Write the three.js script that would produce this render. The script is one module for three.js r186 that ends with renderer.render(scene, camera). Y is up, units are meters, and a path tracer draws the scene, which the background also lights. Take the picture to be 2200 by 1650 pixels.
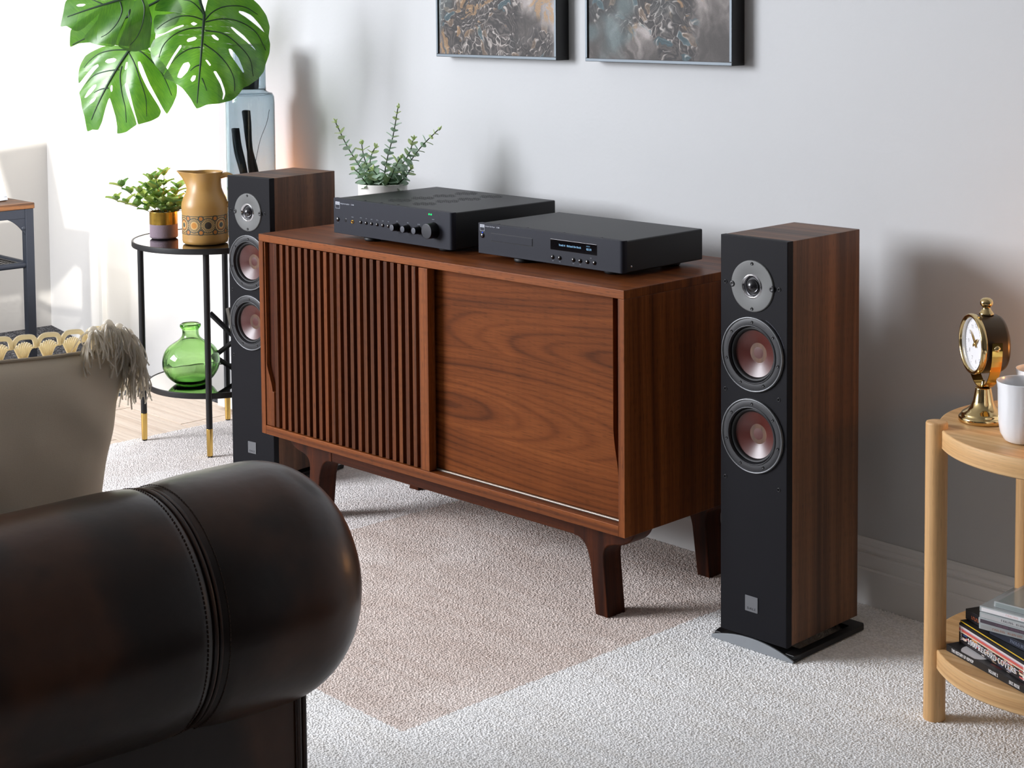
import * as THREE from 'three';
import { RoundedBoxGeometry } from 'three/addons/geometries/RoundedBoxGeometry.js';
import { mergeGeometries } from 'three/addons/utils/BufferGeometryUtils.js';
import { TessellateModifier } from 'three/addons/modifiers/TessellateModifier.js';
import { RectAreaLightUniformsLib } from 'three/addons/lights/RectAreaLightUniformsLib.js';

// ---------------------------------------------------------------- camera, sky, sun, big lights, exposure
RectAreaLightUniformsLib.init();
const scene = new THREE.Scene();
const FOCAL = 3657.95;                                            // pixels, for a frame of 2200 x 1650
const camera = new THREE.PerspectiveCamera(2 * Math.atan(825 / FOCAL) * 180 / Math.PI, 2200 / 1650, 0.05, 60);
camera.setViewOffset(2200, 1650, 0, 825 - 244.31, 2200, 1650);    // shifted lens (verticals kept upright)
camera.rotation.order = 'YXZ';
camera.position.set(2.33899, 1.30561, 2.98743);
camera.rotation.set(-0.06999, 0.82255, -0.00803);
scene.add(camera);
const renderer = new THREE.WebGLRenderer({ antialias: true });
renderer.toneMapping = THREE.LinearToneMapping;
renderer.toneMappingExposure = 1.0;
renderer.shadowMap.enabled = true;
scene.background = new THREE.Color(0.02, 0.02, 0.02);              // the room is closed on all sides

// studio softbox left of the frame: lamp position, aim and size (its body is built further down)
const SOFT = { pos: new THREE.Vector3(-3.2, 1.85, 4.15), aim: new THREE.Vector3(2.2, 0.5, 0.9), w: 2.0, h: 1.6, power: 32 };
const soft = new THREE.RectAreaLight(0xf6f8ff, SOFT.power, SOFT.w, SOFT.h);
soft.position.copy(SOFT.pos); soft.lookAt(SOFT.aim);
scene.add(soft);

// background spotlight left of the frame, aimed into the far corner behind the set
const SPOT = { pos: new THREE.Vector3(-2.05, 1.02, 1.25), aim: new THREE.Vector3(-3.3, 0.9, -0.24) };
const spot = new THREE.SpotLight(0xfffaf2, 17, 0, 29 * Math.PI / 180, 0.4, 2);
spot.position.copy(SPOT.pos); spot.target.position.copy(SPOT.aim); spot.castShadow = true; spot.shadow.radius = 1;
scene.add(spot, spot.target);

// ---------------------------------------------------------------- helpers
const rng = (s) => () => { s = (s + 0x6d2b79f5) | 0; let t = Math.imul(s ^ (s >>> 15), 1 | s); t = (t + Math.imul(t ^ (t >>> 7), 61 | t)) ^ t; return ((t ^ (t >>> 14)) >>> 0) / 4294967296; };
const h2 = (x, y, s) => { let n = Math.imul(x, 374761393) + Math.imul(y, 668265263) + Math.imul(s, 1274126177) | 0; n = Math.imul(n ^ (n >>> 13), 1274126177); return ((n ^ (n >>> 16)) >>> 0) / 4294967296; };
const noise = (x, y, s = 0) => { const i = Math.floor(x), j = Math.floor(y), f = x - i, g = y - j, u = f * f * (3 - 2 * f), v = g * g * (3 - 2 * g);
  return (h2(i, j, s) * (1 - u) + h2(i + 1, j, s) * u) * (1 - v) + (h2(i, j + 1, s) * (1 - u) + h2(i + 1, j + 1, s) * u) * v; };
const fbm = (x, y, s = 0, o = 4) => { let a = 0, w = 0.5, t = 0; for (let k = 0; k < o; k++) { a += w * noise(x, y, s + k * 17); t += w; x *= 2.03; y *= 2.03; w *= 0.5; } return a / t; };
const clamp = (x, a = 0, b = 1) => Math.min(b, Math.max(a, x));
const mix = (a, b, t) => a + (b - a) * t;
const mix3 = (a, b, t) => [mix(a[0], b[0], t), mix(a[1], b[1], t), mix(a[2], b[2], t)];
const sstep = (a, b, x) => { const t = clamp((x - a) / (b - a)); return t * t * (3 - 2 * t); };
function dataTex(w, h, fn, { srgb = true, wrap = THREE.MirroredRepeatWrapping, rep = [1, 1] } = {}) {
  const d = new Uint8Array(w * h * 4);
  for (let j = 0; j < h; j++) for (let i = 0; i < w; i++) { const c = fn(i / w, j / h), k = (j * w + i) * 4; d[k] = clamp(c[0], 0, 255); d[k + 1] = clamp(c[1], 0, 255); d[k + 2] = clamp(c[2], 0, 255); d[k + 3] = 255; }
  const t = new THREE.DataTexture(d, w, h, THREE.RGBAFormat);
  if (srgb) t.colorSpace = THREE.SRGBColorSpace;
  t.wrapS = t.wrapT = wrap; t.magFilter = THREE.LinearFilter; t.repeat.set(rep[0], rep[1]); t.needsUpdate = true;
  return t;
}
function canvasTex(w, h, draw) {
  const c = document.createElement('canvas'); c.width = w; c.height = h; draw(c.getContext('2d'), w, h);
  const t = new THREE.CanvasTexture(c); t.colorSpace = THREE.SRGBColorSpace; t.magFilter = THREE.LinearFilter; return t;
}
const std = (o) => new THREE.MeshStandardMaterial(o);
const phys = (o) => new THREE.MeshPhysicalMaterial(o);

const used = {};
function numbered(n) { const k = used[n] = (used[n] ?? -1) + 1; return k ? n + '_' + String(k).padStart(3, '0') : n; }
function tag(o, label, category, group) { o.userData = { label, category }; if (group) o.userData.group = group; return o; }
function thing(name, label, category, [x, y, z] = [0, 0, 0], turn = 0, group) {
  const o = new THREE.Group(); o.name = numbered(name); o.position.set(x, y, z); o.rotation.y = turn; scene.add(o);
  return tag(o, label, category, group);
}
function part(name, geo, mat, parent, label) {
  const m = new THREE.Mesh(geo, mat); m.name = name; m.castShadow = m.receiveShadow = true; parent.add(m);
  if (label) m.userData.label = label;
  return m;
}
function struct(name, geo, mat, parent) {
  const m = geo ? new THREE.Mesh(geo, mat) : new THREE.Group(); m.name = name; m.castShadow = m.receiveShadow = true; (parent ?? scene).add(m);
  if (!parent) m.userData = { kind: 'structure' };
  return m;
}
// uv in metres on the two axes most nearly in each face's plane; u runs along the grain
function boxUV(g, grain = 'x', off = [0, 0]) {
  if (g.index) g = g.toNonIndexed();
  const p = g.attributes.position, n = g.attributes.normal, uv = new Float32Array(p.count * 2), gi = 'xyz'.indexOf(grain);
  for (let t = 0; t < p.count; t += 3) {
    const a = [0, 1, 2].map((k) => Math.abs(n.getComponent(t, k) + n.getComponent(t + 1, k) + n.getComponent(t + 2, k)));
    const m = a.indexOf(Math.max(...a)), axes = [0, 1, 2].filter((k) => k !== m);
    let U = axes[0], V = axes[1]; if (axes.includes(gi)) { U = gi; V = axes.find((k) => k !== gi); }
    for (let i = t; i < t + 3; i++) { uv[2 * i] = p.getComponent(i, U) + off[0]; uv[2 * i + 1] = p.getComponent(i, V) + off[1]; }
  }
  g.setAttribute('uv', new THREE.BufferAttribute(uv, 2));
  return g;
}
function bx(w, h, d, x = 0, y = 0, z = 0, r = 0.0015, grain = 'x', off) {
  const g = r > 0 ? new RoundedBoxGeometry(w, h, d, 2, Math.min(r, w / 2.01, h / 2.01, d / 2.01)) : new THREE.BoxGeometry(w, h, d);
  g.translate(x, y, z);
  return boxUV(g, grain, off);
}
// box from ranges
const bxr = (x0, x1, y0, y1, z0, z1, r, grain, off) => bx(x1 - x0, y1 - y0, z1 - z0, (x0 + x1) / 2, (y0 + y1) / 2, (z0 + z1) / 2, r, grain, off);
const lathe = (pts, seg = 48) => new THREE.LatheGeometry(pts.map((p) => new THREE.Vector2(p[0], p[1])), seg);
const V = (x, y, z) => new THREE.Vector3(x, y, z);
const tube = (pts, r, seg = 24, rad = 8, closed = false) => new THREE.TubeGeometry(new THREE.CatmullRomCurve3(pts.map((p) => (p.isVector3 ? p : V(...p))), closed), seg, r, rad, closed);
const cyl = (r0, r1, h, seg = 24) => new THREE.CylinderGeometry(r1, r0, h, seg);
function strip(g) { const o = g.index ? g.toNonIndexed() : g.clone(); for (const k of Object.keys(o.attributes)) if (!['position', 'normal', 'uv'].includes(k)) o.deleteAttribute(k); if (!o.attributes.uv) o.setAttribute('uv', new THREE.BufferAttribute(new Float32Array(o.attributes.position.count * 2), 2)); return o; }
const merge = (list) => mergeGeometries(list.map(strip));
function extr(pts, depth, { bevel = 0.001, holes = [], seg = 2, curve = 12 } = {}) {
  const s = pts instanceof THREE.Shape ? pts : new THREE.Shape(pts.map((p) => new THREE.Vector2(p[0], p[1])));
  for (const h of holes) s.holes.push(h);
  return new THREE.ExtrudeGeometry(s, { depth, bevelEnabled: bevel > 0, bevelSize: bevel, bevelThickness: bevel, bevelOffset: -bevel, bevelSegments: seg, curveSegments: curve });
}

// ---------------------------------------------------------------- materials
// wood: u along the grain (metres), v across
function woodTex(W, H, Lu, Lv, seed, dark, mid, light, o = {}) {
  const { streak = 26, warpAmp = 0.02, pores = 0.25, boards = null, cathedral = 0, contrast = 1, tones = 0.2 } = o;
  return dataTex(W, H, (a, b) => {
    let x = a * Lu, y = b * Lv, tone = 0, sd = seed;
    if (boards) { let k = 0; while (k < boards.length && y > boards[k]) k++; sd = seed + k * 31; tone = (h2(k, 3, seed) - 0.5) * tones; x += k * 3.1; }
    const w = (fbm(x * 1.7, y * 3.5, sd, 3) - 0.5) * 2;
    let r = y + w * warpAmp;
    if (cathedral) { const yc = Lv * (0.3 + 0.4 * h2(1, 2, sd)), xc = (x - Lu * 0.62); const q = Math.sqrt((y - yc) ** 2 + (xc * 0.16) ** 2 + 0.0004) + w * warpAmp * 0.8; r = mix(r, q, cathedral); }
    let g = noise(r * streak * 3.2, x * 0.9, sd + 5) * 0.55 + noise(r * streak * 9, x * 1.6, sd + 6) * 0.3 + noise(r * streak * 30, x * 3, sd + 7) * 0.15;
    g = clamp((g - 0.5) * 1.7 * contrast + 0.5 + tone + (fbm(x * 0.8, y * 2.2, sd + 8, 2) - 0.5) * 0.35);
    let c = g < 0.5 ? mix3(dark, mid, g * 2) : mix3(mid, light, g * 2 - 1);
    const p = noise(x * 55, y * 1500, sd + 9);
    const f = 1 - pores * sstep(0.68, 0.95, p) - 0.06 * (noise(x * 16, y * 420, sd + 4) - 0.5);
    return [c[0] * f, c[1] * f, c[2] * f];
  }, { rep: [1 / Lu, 1 / Lv] });
}
const WAL_D = [68, 36, 17], WAL_M = [124, 70, 33], WAL_L = [160, 98, 50];
const T = {
  door: dataTex(1500, 1000, (a, b) => {                            // flat sawn veneer leaves, grain along the door
    const x = a * 0.75, y = b * 0.5, cuts = [0.118, 0.232, 0.306, 0.392]; let k = 0; while (k < cuts.length && y > cuts[k]) k++;
    const yc = (k ? cuts[k - 1] : 0) + [0.03, 0.05, -0.03, 0.035, 0.03][k], xc = [0.2, 0.04, 0.1, 0.70, 0.6][k];
    const w = (fbm(x * 2.2 + k * 5, y * 5, 40 + k, 4) - 0.5) * 0.05, st = (k === 1 || k === 3) ? Math.sqrt((y - yc) ** 2 + ((x - xc) * 0.13) ** 2 + 0.00002) : y + 0.03 * Math.sin(x * 3 + k * 2);
    const f = st + w * ((k === 1 || k === 3) ? 0.55 : 0.4);
    const late = Math.pow(0.5 + 0.5 * Math.sin(f * 480 + 2 * noise(x * 3, y * 30, 7)), 4), band = noise(f * 42, x * 0.7, 60 + k) * 0.6 + noise(f * 110, x * 1.3, 61) * 0.4;
    let g = 0.28 + band * 0.62 - late * 0.17 + [0.05, -0.02, 0.08, -0.03, 0.02][k] + (fbm(x * 3, y * 3, 62, 3) - 0.5) * 0.25 + 0.10 * (noise(x * 26, y * 4, 63) - 0.5);
    g = clamp(g); let c = g < 0.5 ? mix3(WAL_D, WAL_M, g * 2) : mix3(WAL_M, WAL_L, g * 2 - 1);
    const q = 1 - 0.14 * sstep(0.62, 0.9, noise(x * 60, y * 1300, 64)) - 0.08 * (noise(x * 20, y * 520, 65) - 0.5); return [c[0] * q, c[1] * q, c[2] * q];
  }, { rep: [1 / 0.75, 1 / 0.5] }),
  walnut: woodTex(1400, 700, 1.4, 0.5, 23, WAL_D, WAL_M, WAL_L, { streak: 22, warpAmp: 0.015, contrast: 0.6 }),
  spk: woodTex(1200, 500, 1.0, 0.3, 37, [58, 35, 21], [114, 76, 49], [146, 103, 69], { streak: 10, warpAmp: 0.010, contrast: 0.6 }),
  oak: woodTex(1200, 500, 0.8, 0.3, 41, [186, 140, 90], [208, 165, 112], [222, 184, 134], { streak: 40, warpAmp: 0.008, pores: 0.07, contrast: 0.7 }),
  plank: woodTex(1200, 400, 1.2, 0.25, 53, [206, 182, 160], [230, 211, 192], [240, 226, 210], { streak: 26, warpAmp: 0.02, contrast: 0.6, pores: 0.1 }),
  rustic: woodTex(500, 300, 0.6, 0.3, 61, [52, 32, 18], [92, 58, 32], [120, 80, 46], { streak: 24, warpAmp: 0.02, contrast: 1.2 }),
};
const bumpNoise = (f, seed, n = 512) => dataTex(n, n, (a, b) => { const v = fbm(a * f, b * f, seed, 3) * 255; return [v, v, v]; }, { srgb: false });
const wallBump = bumpNoise(120, 3), weave = dataTex(512, 512, (a, b) => { const v = 128 + 60 * Math.sin(a * 512 * Math.PI / 2) * Math.sin(b * 512 * Math.PI / 2) + 60 * (noise(a * 60, b * 300, 4) - 0.5) + 60 * (noise(a * 300, b * 60, 5) - 0.5); return [v, v, v]; }, { srgb: false, wrap: THREE.RepeatWrapping, rep: [4, 4] });
const leatherBump = bumpNoise(90, 9, 768);
const leatherTex = dataTex(512, 512, (a, b) => { const m = fbm(a * 7, b * 7, 71, 4), f = fbm(a * 60, b * 60, 72, 2); const c = mix3([26, 14, 8], [74, 43, 24], sstep(0.34, 0.7, m) * 0.85 + f * 0.15); return c; });
const speckTex = dataTex(512, 512, (a, b) => { const n = noise(a * 230, b * 230, 81) * 0.6 + noise(a * 120, b * 120, 82) * 0.4; const v = n > 0.62 ? 118 : n > 0.5 ? 70 : 34; return [v, v, v + 4]; }, { wrap: THREE.RepeatWrapping, rep: [1.2, 1.2] });
const brushed = dataTex(256, 256, (a, b) => { const v = 110 + 70 * noise(a * 3, b * 190, 91); return [v, v, v]; }, { srgb: false });
const oakMat = std({ map: T.oak, roughness: 0.5, bumpMap: T.oak, bumpScale: 0.0001 });
const M = {
  wall: std({ color: 0xc6c8c9, roughness: 0.92, bumpMap: wallBump, bumpScale: 0.00025 }),
  wallFar: std({ color: 0xe2e0dc, roughness: 0.92 }),
  white: std({ color: 0xeaeae8, roughness: 0.32 }),
  ceiling: std({ color: 0xb8b8b6, roughness: 0.95 }),
  roomFar: std({ color: 0x6e6c6a, roughness: 0.95 }),
  darkCarpet: std({ map: speckTex, roughness: 1, bumpMap: speckTex, bumpScale: 0.002 }),
  plank: std({ map: T.plank, roughness: 0.45 }),
  door: phys({ map: T.door, color: 0xd4c8bc, roughness: 0.5, bumpMap: T.door, bumpScale: 0.0001, specularIntensity: 0.18 }),
  walnut: phys({ map: T.walnut, color: 0xeee4dc, roughness: 0.42, bumpMap: T.walnut, bumpScale: 0.0001, specularIntensity: 0.35 }),
  slats: [0xd0ccce, 0xb0a8ac, 0xc8bcb4, 0xa4a0a4, 0xbcb2b2].map((c) => phys({ map: T.walnut, color: c, roughness: 0.5, specularIntensity: 0.3 })),
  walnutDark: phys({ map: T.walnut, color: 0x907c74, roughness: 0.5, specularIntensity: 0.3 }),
  track: std({ color: 0xd8d2c4, roughness: 0.3, metalness: 0.7 }),
  spk: std({ map: T.spk, roughness: 0.5, bumpMap: T.spk, bumpScale: 0.0001 }),
  baffle: phys({ color: 0x151519, roughness: 0.5, specularIntensity: 0.25 }),
  blackPlastic: std({ color: 0x121214, roughness: 0.4 }),
  rubber: std({ color: 0x0d0d0f, roughness: 0.55 }),
  alu: std({ color: 0x9a9ca0, roughness: 0.35, metalness: 0.9, roughnessMap: brushed }),
  tweeterPlate: std({ color: 0x656665, roughness: 0.55, metalness: 0.35 }),
  chrome: std({ color: 0xc8c8cc, roughness: 0.12, metalness: 1 }),
  ring: std({ color: 0x77797b, roughness: 0.4, metalness: 0.7 }),
  basket: std({ color: 0x26272a, roughness: 0.45 }),
  cone: phys({ color: 0x4e1c15, roughness: 0.4, clearcoat: 0.35, clearcoatRoughness: 0.3 }),
  dome: phys({ color: 0x16151a, roughness: 0.25, clearcoat: 0.6, clearcoatRoughness: 0.2 }),
  faceplate: phys({ color: 0x24262e, roughness: 0.5, specularIntensity: 0.35 }),
  casing: std({ color: 0x222324, roughness: 0.48, metalness: 0.3 }),
  casingDark: std({ color: 0x0b0b0c, roughness: 0.4, metalness: 0.2 }),
  button: phys({ color: 0x08080a, roughness: 0.15, clearcoat: 1, clearcoatRoughness: 0.08 }),
  knob: std({ color: 0x1b1c20, roughness: 0.38, metalness: 0.4 }),
  knobFace: std({ color: 0x4a4c52, roughness: 0.4, metalness: 0.5 }),
  gold: std({ color: 0xd9a441, roughness: 0.22, metalness: 1 }),
  brass: std({ color: 0xdcc28c, roughness: 0.12, metalness: 1 }),
  brassSatin: std({ color: 0xd8b468, roughness: 0.28, metalness: 1 }),
  blackGlass: phys({ color: 0x050506, roughness: 0.03, clearcoat: 1, clearcoatRoughness: 0.02 }),
  blackMetal: std({ color: 0x0f0f11, roughness: 0.45 }),
  greyMetal: std({ color: 0x2c323e, roughness: 0.5, metalness: 0.3 }),
  rustic: std({ map: T.rustic, roughness: 0.6 }),
  oak: oakMat,
  leather: phys({ map: leatherTex, roughness: 0.31, bumpMap: leatherBump, bumpScale: 0.0002, specularIntensity: 1 }),
  thread: std({ color: 0x3a281e, roughness: 0.8 }),
  linen: std({ color: 0xf2e2ca, roughness: 1, bumpMap: weave, bumpScale: 0.0005 }),
  lace: phys({ color: 0xfaf0d4, roughness: 0.95, transmission: 0.55, thickness: 0 }),
  tassel: phys({ color: 0xfffaf0, roughness: 0.95, transmission: 0.55, thickness: 0 }),
  greenGlass: phys({ color: 0xffffff, roughness: 0.02, transmission: 1, thickness: 0.01, ior: 1.5, attenuationColor: new THREE.Color(0.26, 0.7, 0.12), attenuationDistance: 0.017 }),
  smokyGlass: phys({ color: 0xffffff, roughness: 0.01, transmission: 1, thickness: 0.003, ior: 1.45, attenuationColor: new THREE.Color(0.69, 0.765, 0.80), attenuationDistance: 0.0024 }),
  ceramic: phys({ color: 0xe4e2dc, roughness: 0.5, clearcoat: 0.2 }),
  mustard: phys({ color: 0xb98e4e, roughness: 0.42, clearcoat: 0.25, clearcoatRoughness: 0.3 }),
  mauve: std({ color: 0x8a7a84, roughness: 0.9, bumpMap: wallBump, bumpScale: 0.0006 }),
  soil: std({ color: 0x2a1e16, roughness: 1 }),
  stem: std({ color: 0x3c4a34, roughness: 0.8 }),
  driftwood: std({ color: 0x14161a, roughness: 0.6 }),
};
// thin-walled leaf materials, a few tones each
const leafMat = (c, t = 0.3, r = 0.55) => phys({ color: c, roughness: r, transmission: t, thickness: 0, side: THREE.DoubleSide });

// ---------------------------------------------------------------- the setting
const RH = 2.8, XL = -3.95, XR = 5.2, ZF = 7;
const floor = struct('floor');
struct('carpet_slab', bxr(XL - 0.1, XR + 0.1, -0.12, -0.02, -0.4, ZF + 0.1, 0), M.darkCarpet, floor);
{ // wood-look boards between the rug and the dark carpet
  const rows = [[-0.015, 0.219, [-2.62, -2.158, -1.6]], [0.219, 0.453, [-2.62, -2.46, -1.6]], [0.453, 0.687, [-2.62, -2.137, -1.6]], [0.687, 0.921, [-2.62, -1.6]], [0.921, 1.155, [-2.62, -1.6]], [1.155, 1.389, [-2.62, -1.6]]];
  let k = 0;
  for (const [z0, z1, xs] of rows) for (let i = 0; i + 1 < xs.length; i++, k++)
    struct(k ? 'plank_' + String(k).padStart(3, '0') : 'plank', bxr(xs[i] + 0.0012, xs[i + 1] - 0.0012, -0.02, -0.010 - 0.0004 * (k % 2), z0 + 0.0012, z1 - 0.0012, 0.0012, 'x', [k * 0.37, k * 0.11]), M.plank, floor);
}
struct('ceiling', bxr(XL - 0.1, XR + 0.1, RH, RH + 0.1, -0.4, ZF + 0.1, 0), M.ceiling);
struct('wall_back', bxr(-2.25, XR + 0.1, -0.02, RH, -0.07, 0, 0), M.wall);
{
  const far = struct('wall_far', bxr(-2.87, XR + 0.1, -0.02, RH, -0.2, -0.09, 0), M.wallFar);
  const a = Math.atan2(0.2, 1.1), L = Math.hypot(1.1, 0.2) + 0.02;
  const g = bx(L, RH + 0.02, 0.11, L / 2 - 0.01, RH / 2 - 0.01, -0.055, 0); g.rotateY(-a); g.translate(XL - 0.01, 0, -0.292);
  struct('wall_panel', g, M.wallFar, far);
}
struct('wall_left', bxr(XL - 0.1, XL, -0.02, RH, -0.4, ZF + 0.1, 0), M.wallFar);
struct('wall_right', bxr(XR, XR + 0.1, -0.02, RH, -0.07, ZF + 0.1, 0), M.roomFar);
struct('wall_front', bxr(XL - 0.1, XR + 0.1, -0.02, RH, ZF, ZF + 0.1, 0), M.roomFar);
{ // moulded skirting
  const prof = [[0, 0], [0.024, 0], [0.024, 0.070], [0.0235, 0.0755], [0.0205, 0.0785], [0.0175, 0.0785], [0.0175, 0.082], [0.0165, 0.103], [0.015, 0.1065], [0.0105, 0.1080], [0.0105, 0.1115], [0.0132, 0.1145], [0.0135, 0.1175], [0.0120, 0.121], [0.0075, 0.1225], [0.0075, 0.126], [0.0065, 0.134], [0.003, 0.138], [0, 0.138]];
  const s = new THREE.Shape(prof.map((p) => new THREE.Vector2(p[0], p[1] - 0.012)));
  const g = new THREE.ExtrudeGeometry(s, { depth: XR + 2.25, bevelEnabled: false }); g.rotateY(Math.PI / 2); g.scale(1, 1, -1);
  // after the turn the profile's depth lies along z and its length along x
  g.translate(-2.25, 0.012, 0); { const ix = g.index; if (!ix) { const p = g.attributes.position.array; for (let t = 0; t < p.length; t += 9) for (let k = 0; k < 3; k++) { const q = p[t + 3 + k]; p[t + 3 + k] = p[t + 6 + k]; p[t + 6 + k] = q; } } }
  g.computeVertexNormals();
  struct('baseboard_back', g, M.white);
  struct('trim_1', bxr(-3.31, -3.285, -0.02, 0.46, -0.19, -0.150, 0.002), M.white);
}

// ---------------------------------------------------------------- rug: fields of woven tone with a cut pile
const rugTone = (x, z) => {
  const brown = x > -0.93 && x < 0.045 && z < 1.135 && z > -1, streak = fbm(x * 9, z * 42, 5, 3), blotch = fbm(x * 5, z * 5, 6, 3);
  let c = [246, 246, 245];
  if (brown) { c = mix3([234, 223, 216], [218, 203, 194], sstep(0.4, 0.62, blotch) * 0.55 + sstep(0.45, 0.65, streak) * 0.35); }
  else if (x <= -0.93) c = mix3([244, 240, 238], [230, 223, 219], sstep(0.42, 0.62, blotch) * 0.6);
  else c = mix3(c, [236, 234, 230], sstep(0.45, 0.65, streak) * 0.5);
  return c;
};
const RX0 = -2.065, RX1 = 1.7, RZ0 = 0.0245, RZ1 = 3.6;
{
  const rug = thing('rug', 'pale grey and tan patchwork low pile rug covering the floor under the furniture', 'rug');
  const tx = dataTex(1024, 1024, (a, b) => { const x = mix(RX0, RX1, a), z = mix(RZ1, RZ0, b), c = rugTone(x, z), f = 0.94 + 0.08 * noise(x * 260, z * 260, 8); return [c[0] * f, c[1] * f, c[2] * f]; }, { wrap: THREE.ClampToEdgeWrapping });
  const g = new RoundedBoxGeometry(RX1 - RX0, 0.0098, RZ1 - RZ0, 2, 0.003); g.translate((RX0 + RX1) / 2, -0.0049, (RZ0 + RZ1) / 2);
  const p = g.attributes.position, uv = g.attributes.uv; for (let i = 0; i < p.count; i++) uv.setXY(i, (p.getX(i) - RX0) / (RX1 - RX0), (RZ1 - p.getZ(i)) / (RZ1 - RZ0));
  part('rug_base', g, std({ map: tx, roughness: 1 }), rug);
  const blob = new THREE.IcosahedronGeometry(1, 0);
  const spots = [], r = rng(77), S = 0.0044;
  for (let z = RZ0 + 0.002; z < 1.75; z += S) for (let x = RX0 + 0.002; x < 1.15; x += S) {
    if (z > 1.5 - 0.9 * Math.max(0, x)) continue;                    // nearer than this the camera's frame ends
    spots.push([x + (r() - 0.5) * S * 0.9, z + (r() - 0.5) * S * 0.9]);
  }
  const pile = new THREE.InstancedMesh(blob, std({ color: 0xffffff, roughness: 1 }), spots.length), m4 = new THREE.Matrix4(), q = new THREE.Quaternion(), e = new THREE.Euler(), col = new THREE.Color();
  spots.forEach(([x, z], i) => {
    e.set((r() - 0.5) * 0.8, r() * 6, (r() - 0.5) * 0.8); q.setFromEuler(e);
    const s = 0.0022 + 0.0009 * r();
    m4.compose(V(x, -0.0007 + 0.0007 * r(), z), q, V(s * 1.1, s * 0.55, s * 1.1)); pile.setMatrixAt(i, m4);
    const c = rugTone(x, z), f = (0.94 + 0.12 * r()) / 255; col.setRGB(c[0] * f, c[1] * f, c[2] * f, THREE.SRGBColorSpace); pile.setColorAt(i, col);
  });
  pile.name = 'pile'; pile.userData.kind = 'stuff'; pile.castShadow = pile.receiveShadow = true; rug.add(pile);
}

// ---------------------------------------------------------------- softbox (outside the frame, at the left)
{
  const s = thing('softbox', 'tall studio softbox on a black stand left of the armchair', 'lamp', [SOFT.pos.x, 0, SOFT.pos.z]);
  const head = new THREE.Group(); head.position.set(0, SOFT.pos.y, 0); head.lookAt(SOFT.aim.x - SOFT.pos.x, SOFT.aim.y, SOFT.aim.z - SOFT.pos.z);
  const q = head.quaternion, back = V(0, 0, -1).applyQuaternion(q);
  const shell = new THREE.CylinderGeometry(0.7072, 0.09, 0.42, 4, 1, true); shell.rotateY(Math.PI / 4); shell.rotateX(Math.PI / 2); shell.scale(SOFT.w * 1.01, SOFT.h * 1.01, 1); shell.translate(0, 0, -0.235);
  shell.applyQuaternion(q); shell.translate(0, SOFT.pos.y, 0);
  part('reflector_shell', shell, std({ color: 0x0c0c0d, roughness: 0.8, side: THREE.DoubleSide }), s);
  const dif = new THREE.BoxGeometry(SOFT.w, SOFT.h, 0.006); dif.translate(0, 0, -0.016); dif.applyQuaternion(q); dif.translate(0, SOFT.pos.y, 0);
  part('lamp_diffuser', dif, std({ color: 0xffffff, emissive: 0xf4f7ff, emissiveIntensity: 1.5, roughness: 1 }), s);
  part('pole', tube([[back.x * 0.46, 0.04, back.z * 0.46], [back.x * 0.46, 1.3, back.z * 0.46]], 0.014), M.blackMetal, s);
  for (let k = 0; k < 3; k++) { const a = k * 2.1 + 2.4; part('leg', tube([[back.x * 0.46, 0.3, back.z * 0.46], [back.x * 0.46 + Math.cos(a) * 0.3, 0.01, back.z * 0.46 + Math.sin(a) * 0.3]], 0.01), M.blackMetal, s); }
}

{ // background spotlight on its own stand, just out of the frame
  const s = thing('studio_spotlight', 'black studio spotlight on a stand aimed at the far corner', 'lamp', [SPOT.pos.x, 0, SPOT.pos.z]);
  const f = SPOT.aim.clone().sub(SPOT.pos).normalize(), Qs = new THREE.Quaternion().setFromUnitVectors(V(0, 1, 0), f), y = SPOT.pos.y;
  const can = lathe([[0, -0.22], [0.05, -0.22], [0.055, -0.2], [0.06, -0.05], [0.075, -0.012], [0.072, -0.012], [0.055, -0.05], [0.03, -0.06]], 32); can.applyQuaternion(Qs); can.translate(0, y, 0); part('housing', can, M.blackMetal, s);
  const face = new THREE.CylinderGeometry(0.03, 0.03, 0.004, 24); face.translate(0, -0.012, 0); face.applyQuaternion(Qs); face.translate(0, y, 0); part('lamp_face', face, std({ color: 0xffffff, emissive: 0xfffaf2, emissiveIntensity: 3 }), s);
  part('pole', tube([[-f.x * 0.15, 0.06, -f.z * 0.15], [-f.x * 0.15, y - f.y * 0.15, -f.z * 0.15]], 0.011), M.blackMetal, s);
  for (let k = 0; k < 3; k++) { const a = k * 2.094 + 0.4; part('leg', tube([[-f.x * 0.15, 0.2, -f.z * 0.15], [-f.x * 0.15 + Math.cos(a) * 0.25, 0.01, -f.z * 0.15 + Math.sin(a) * 0.25]], 0.008), M.blackMetal, s); }
}

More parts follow.
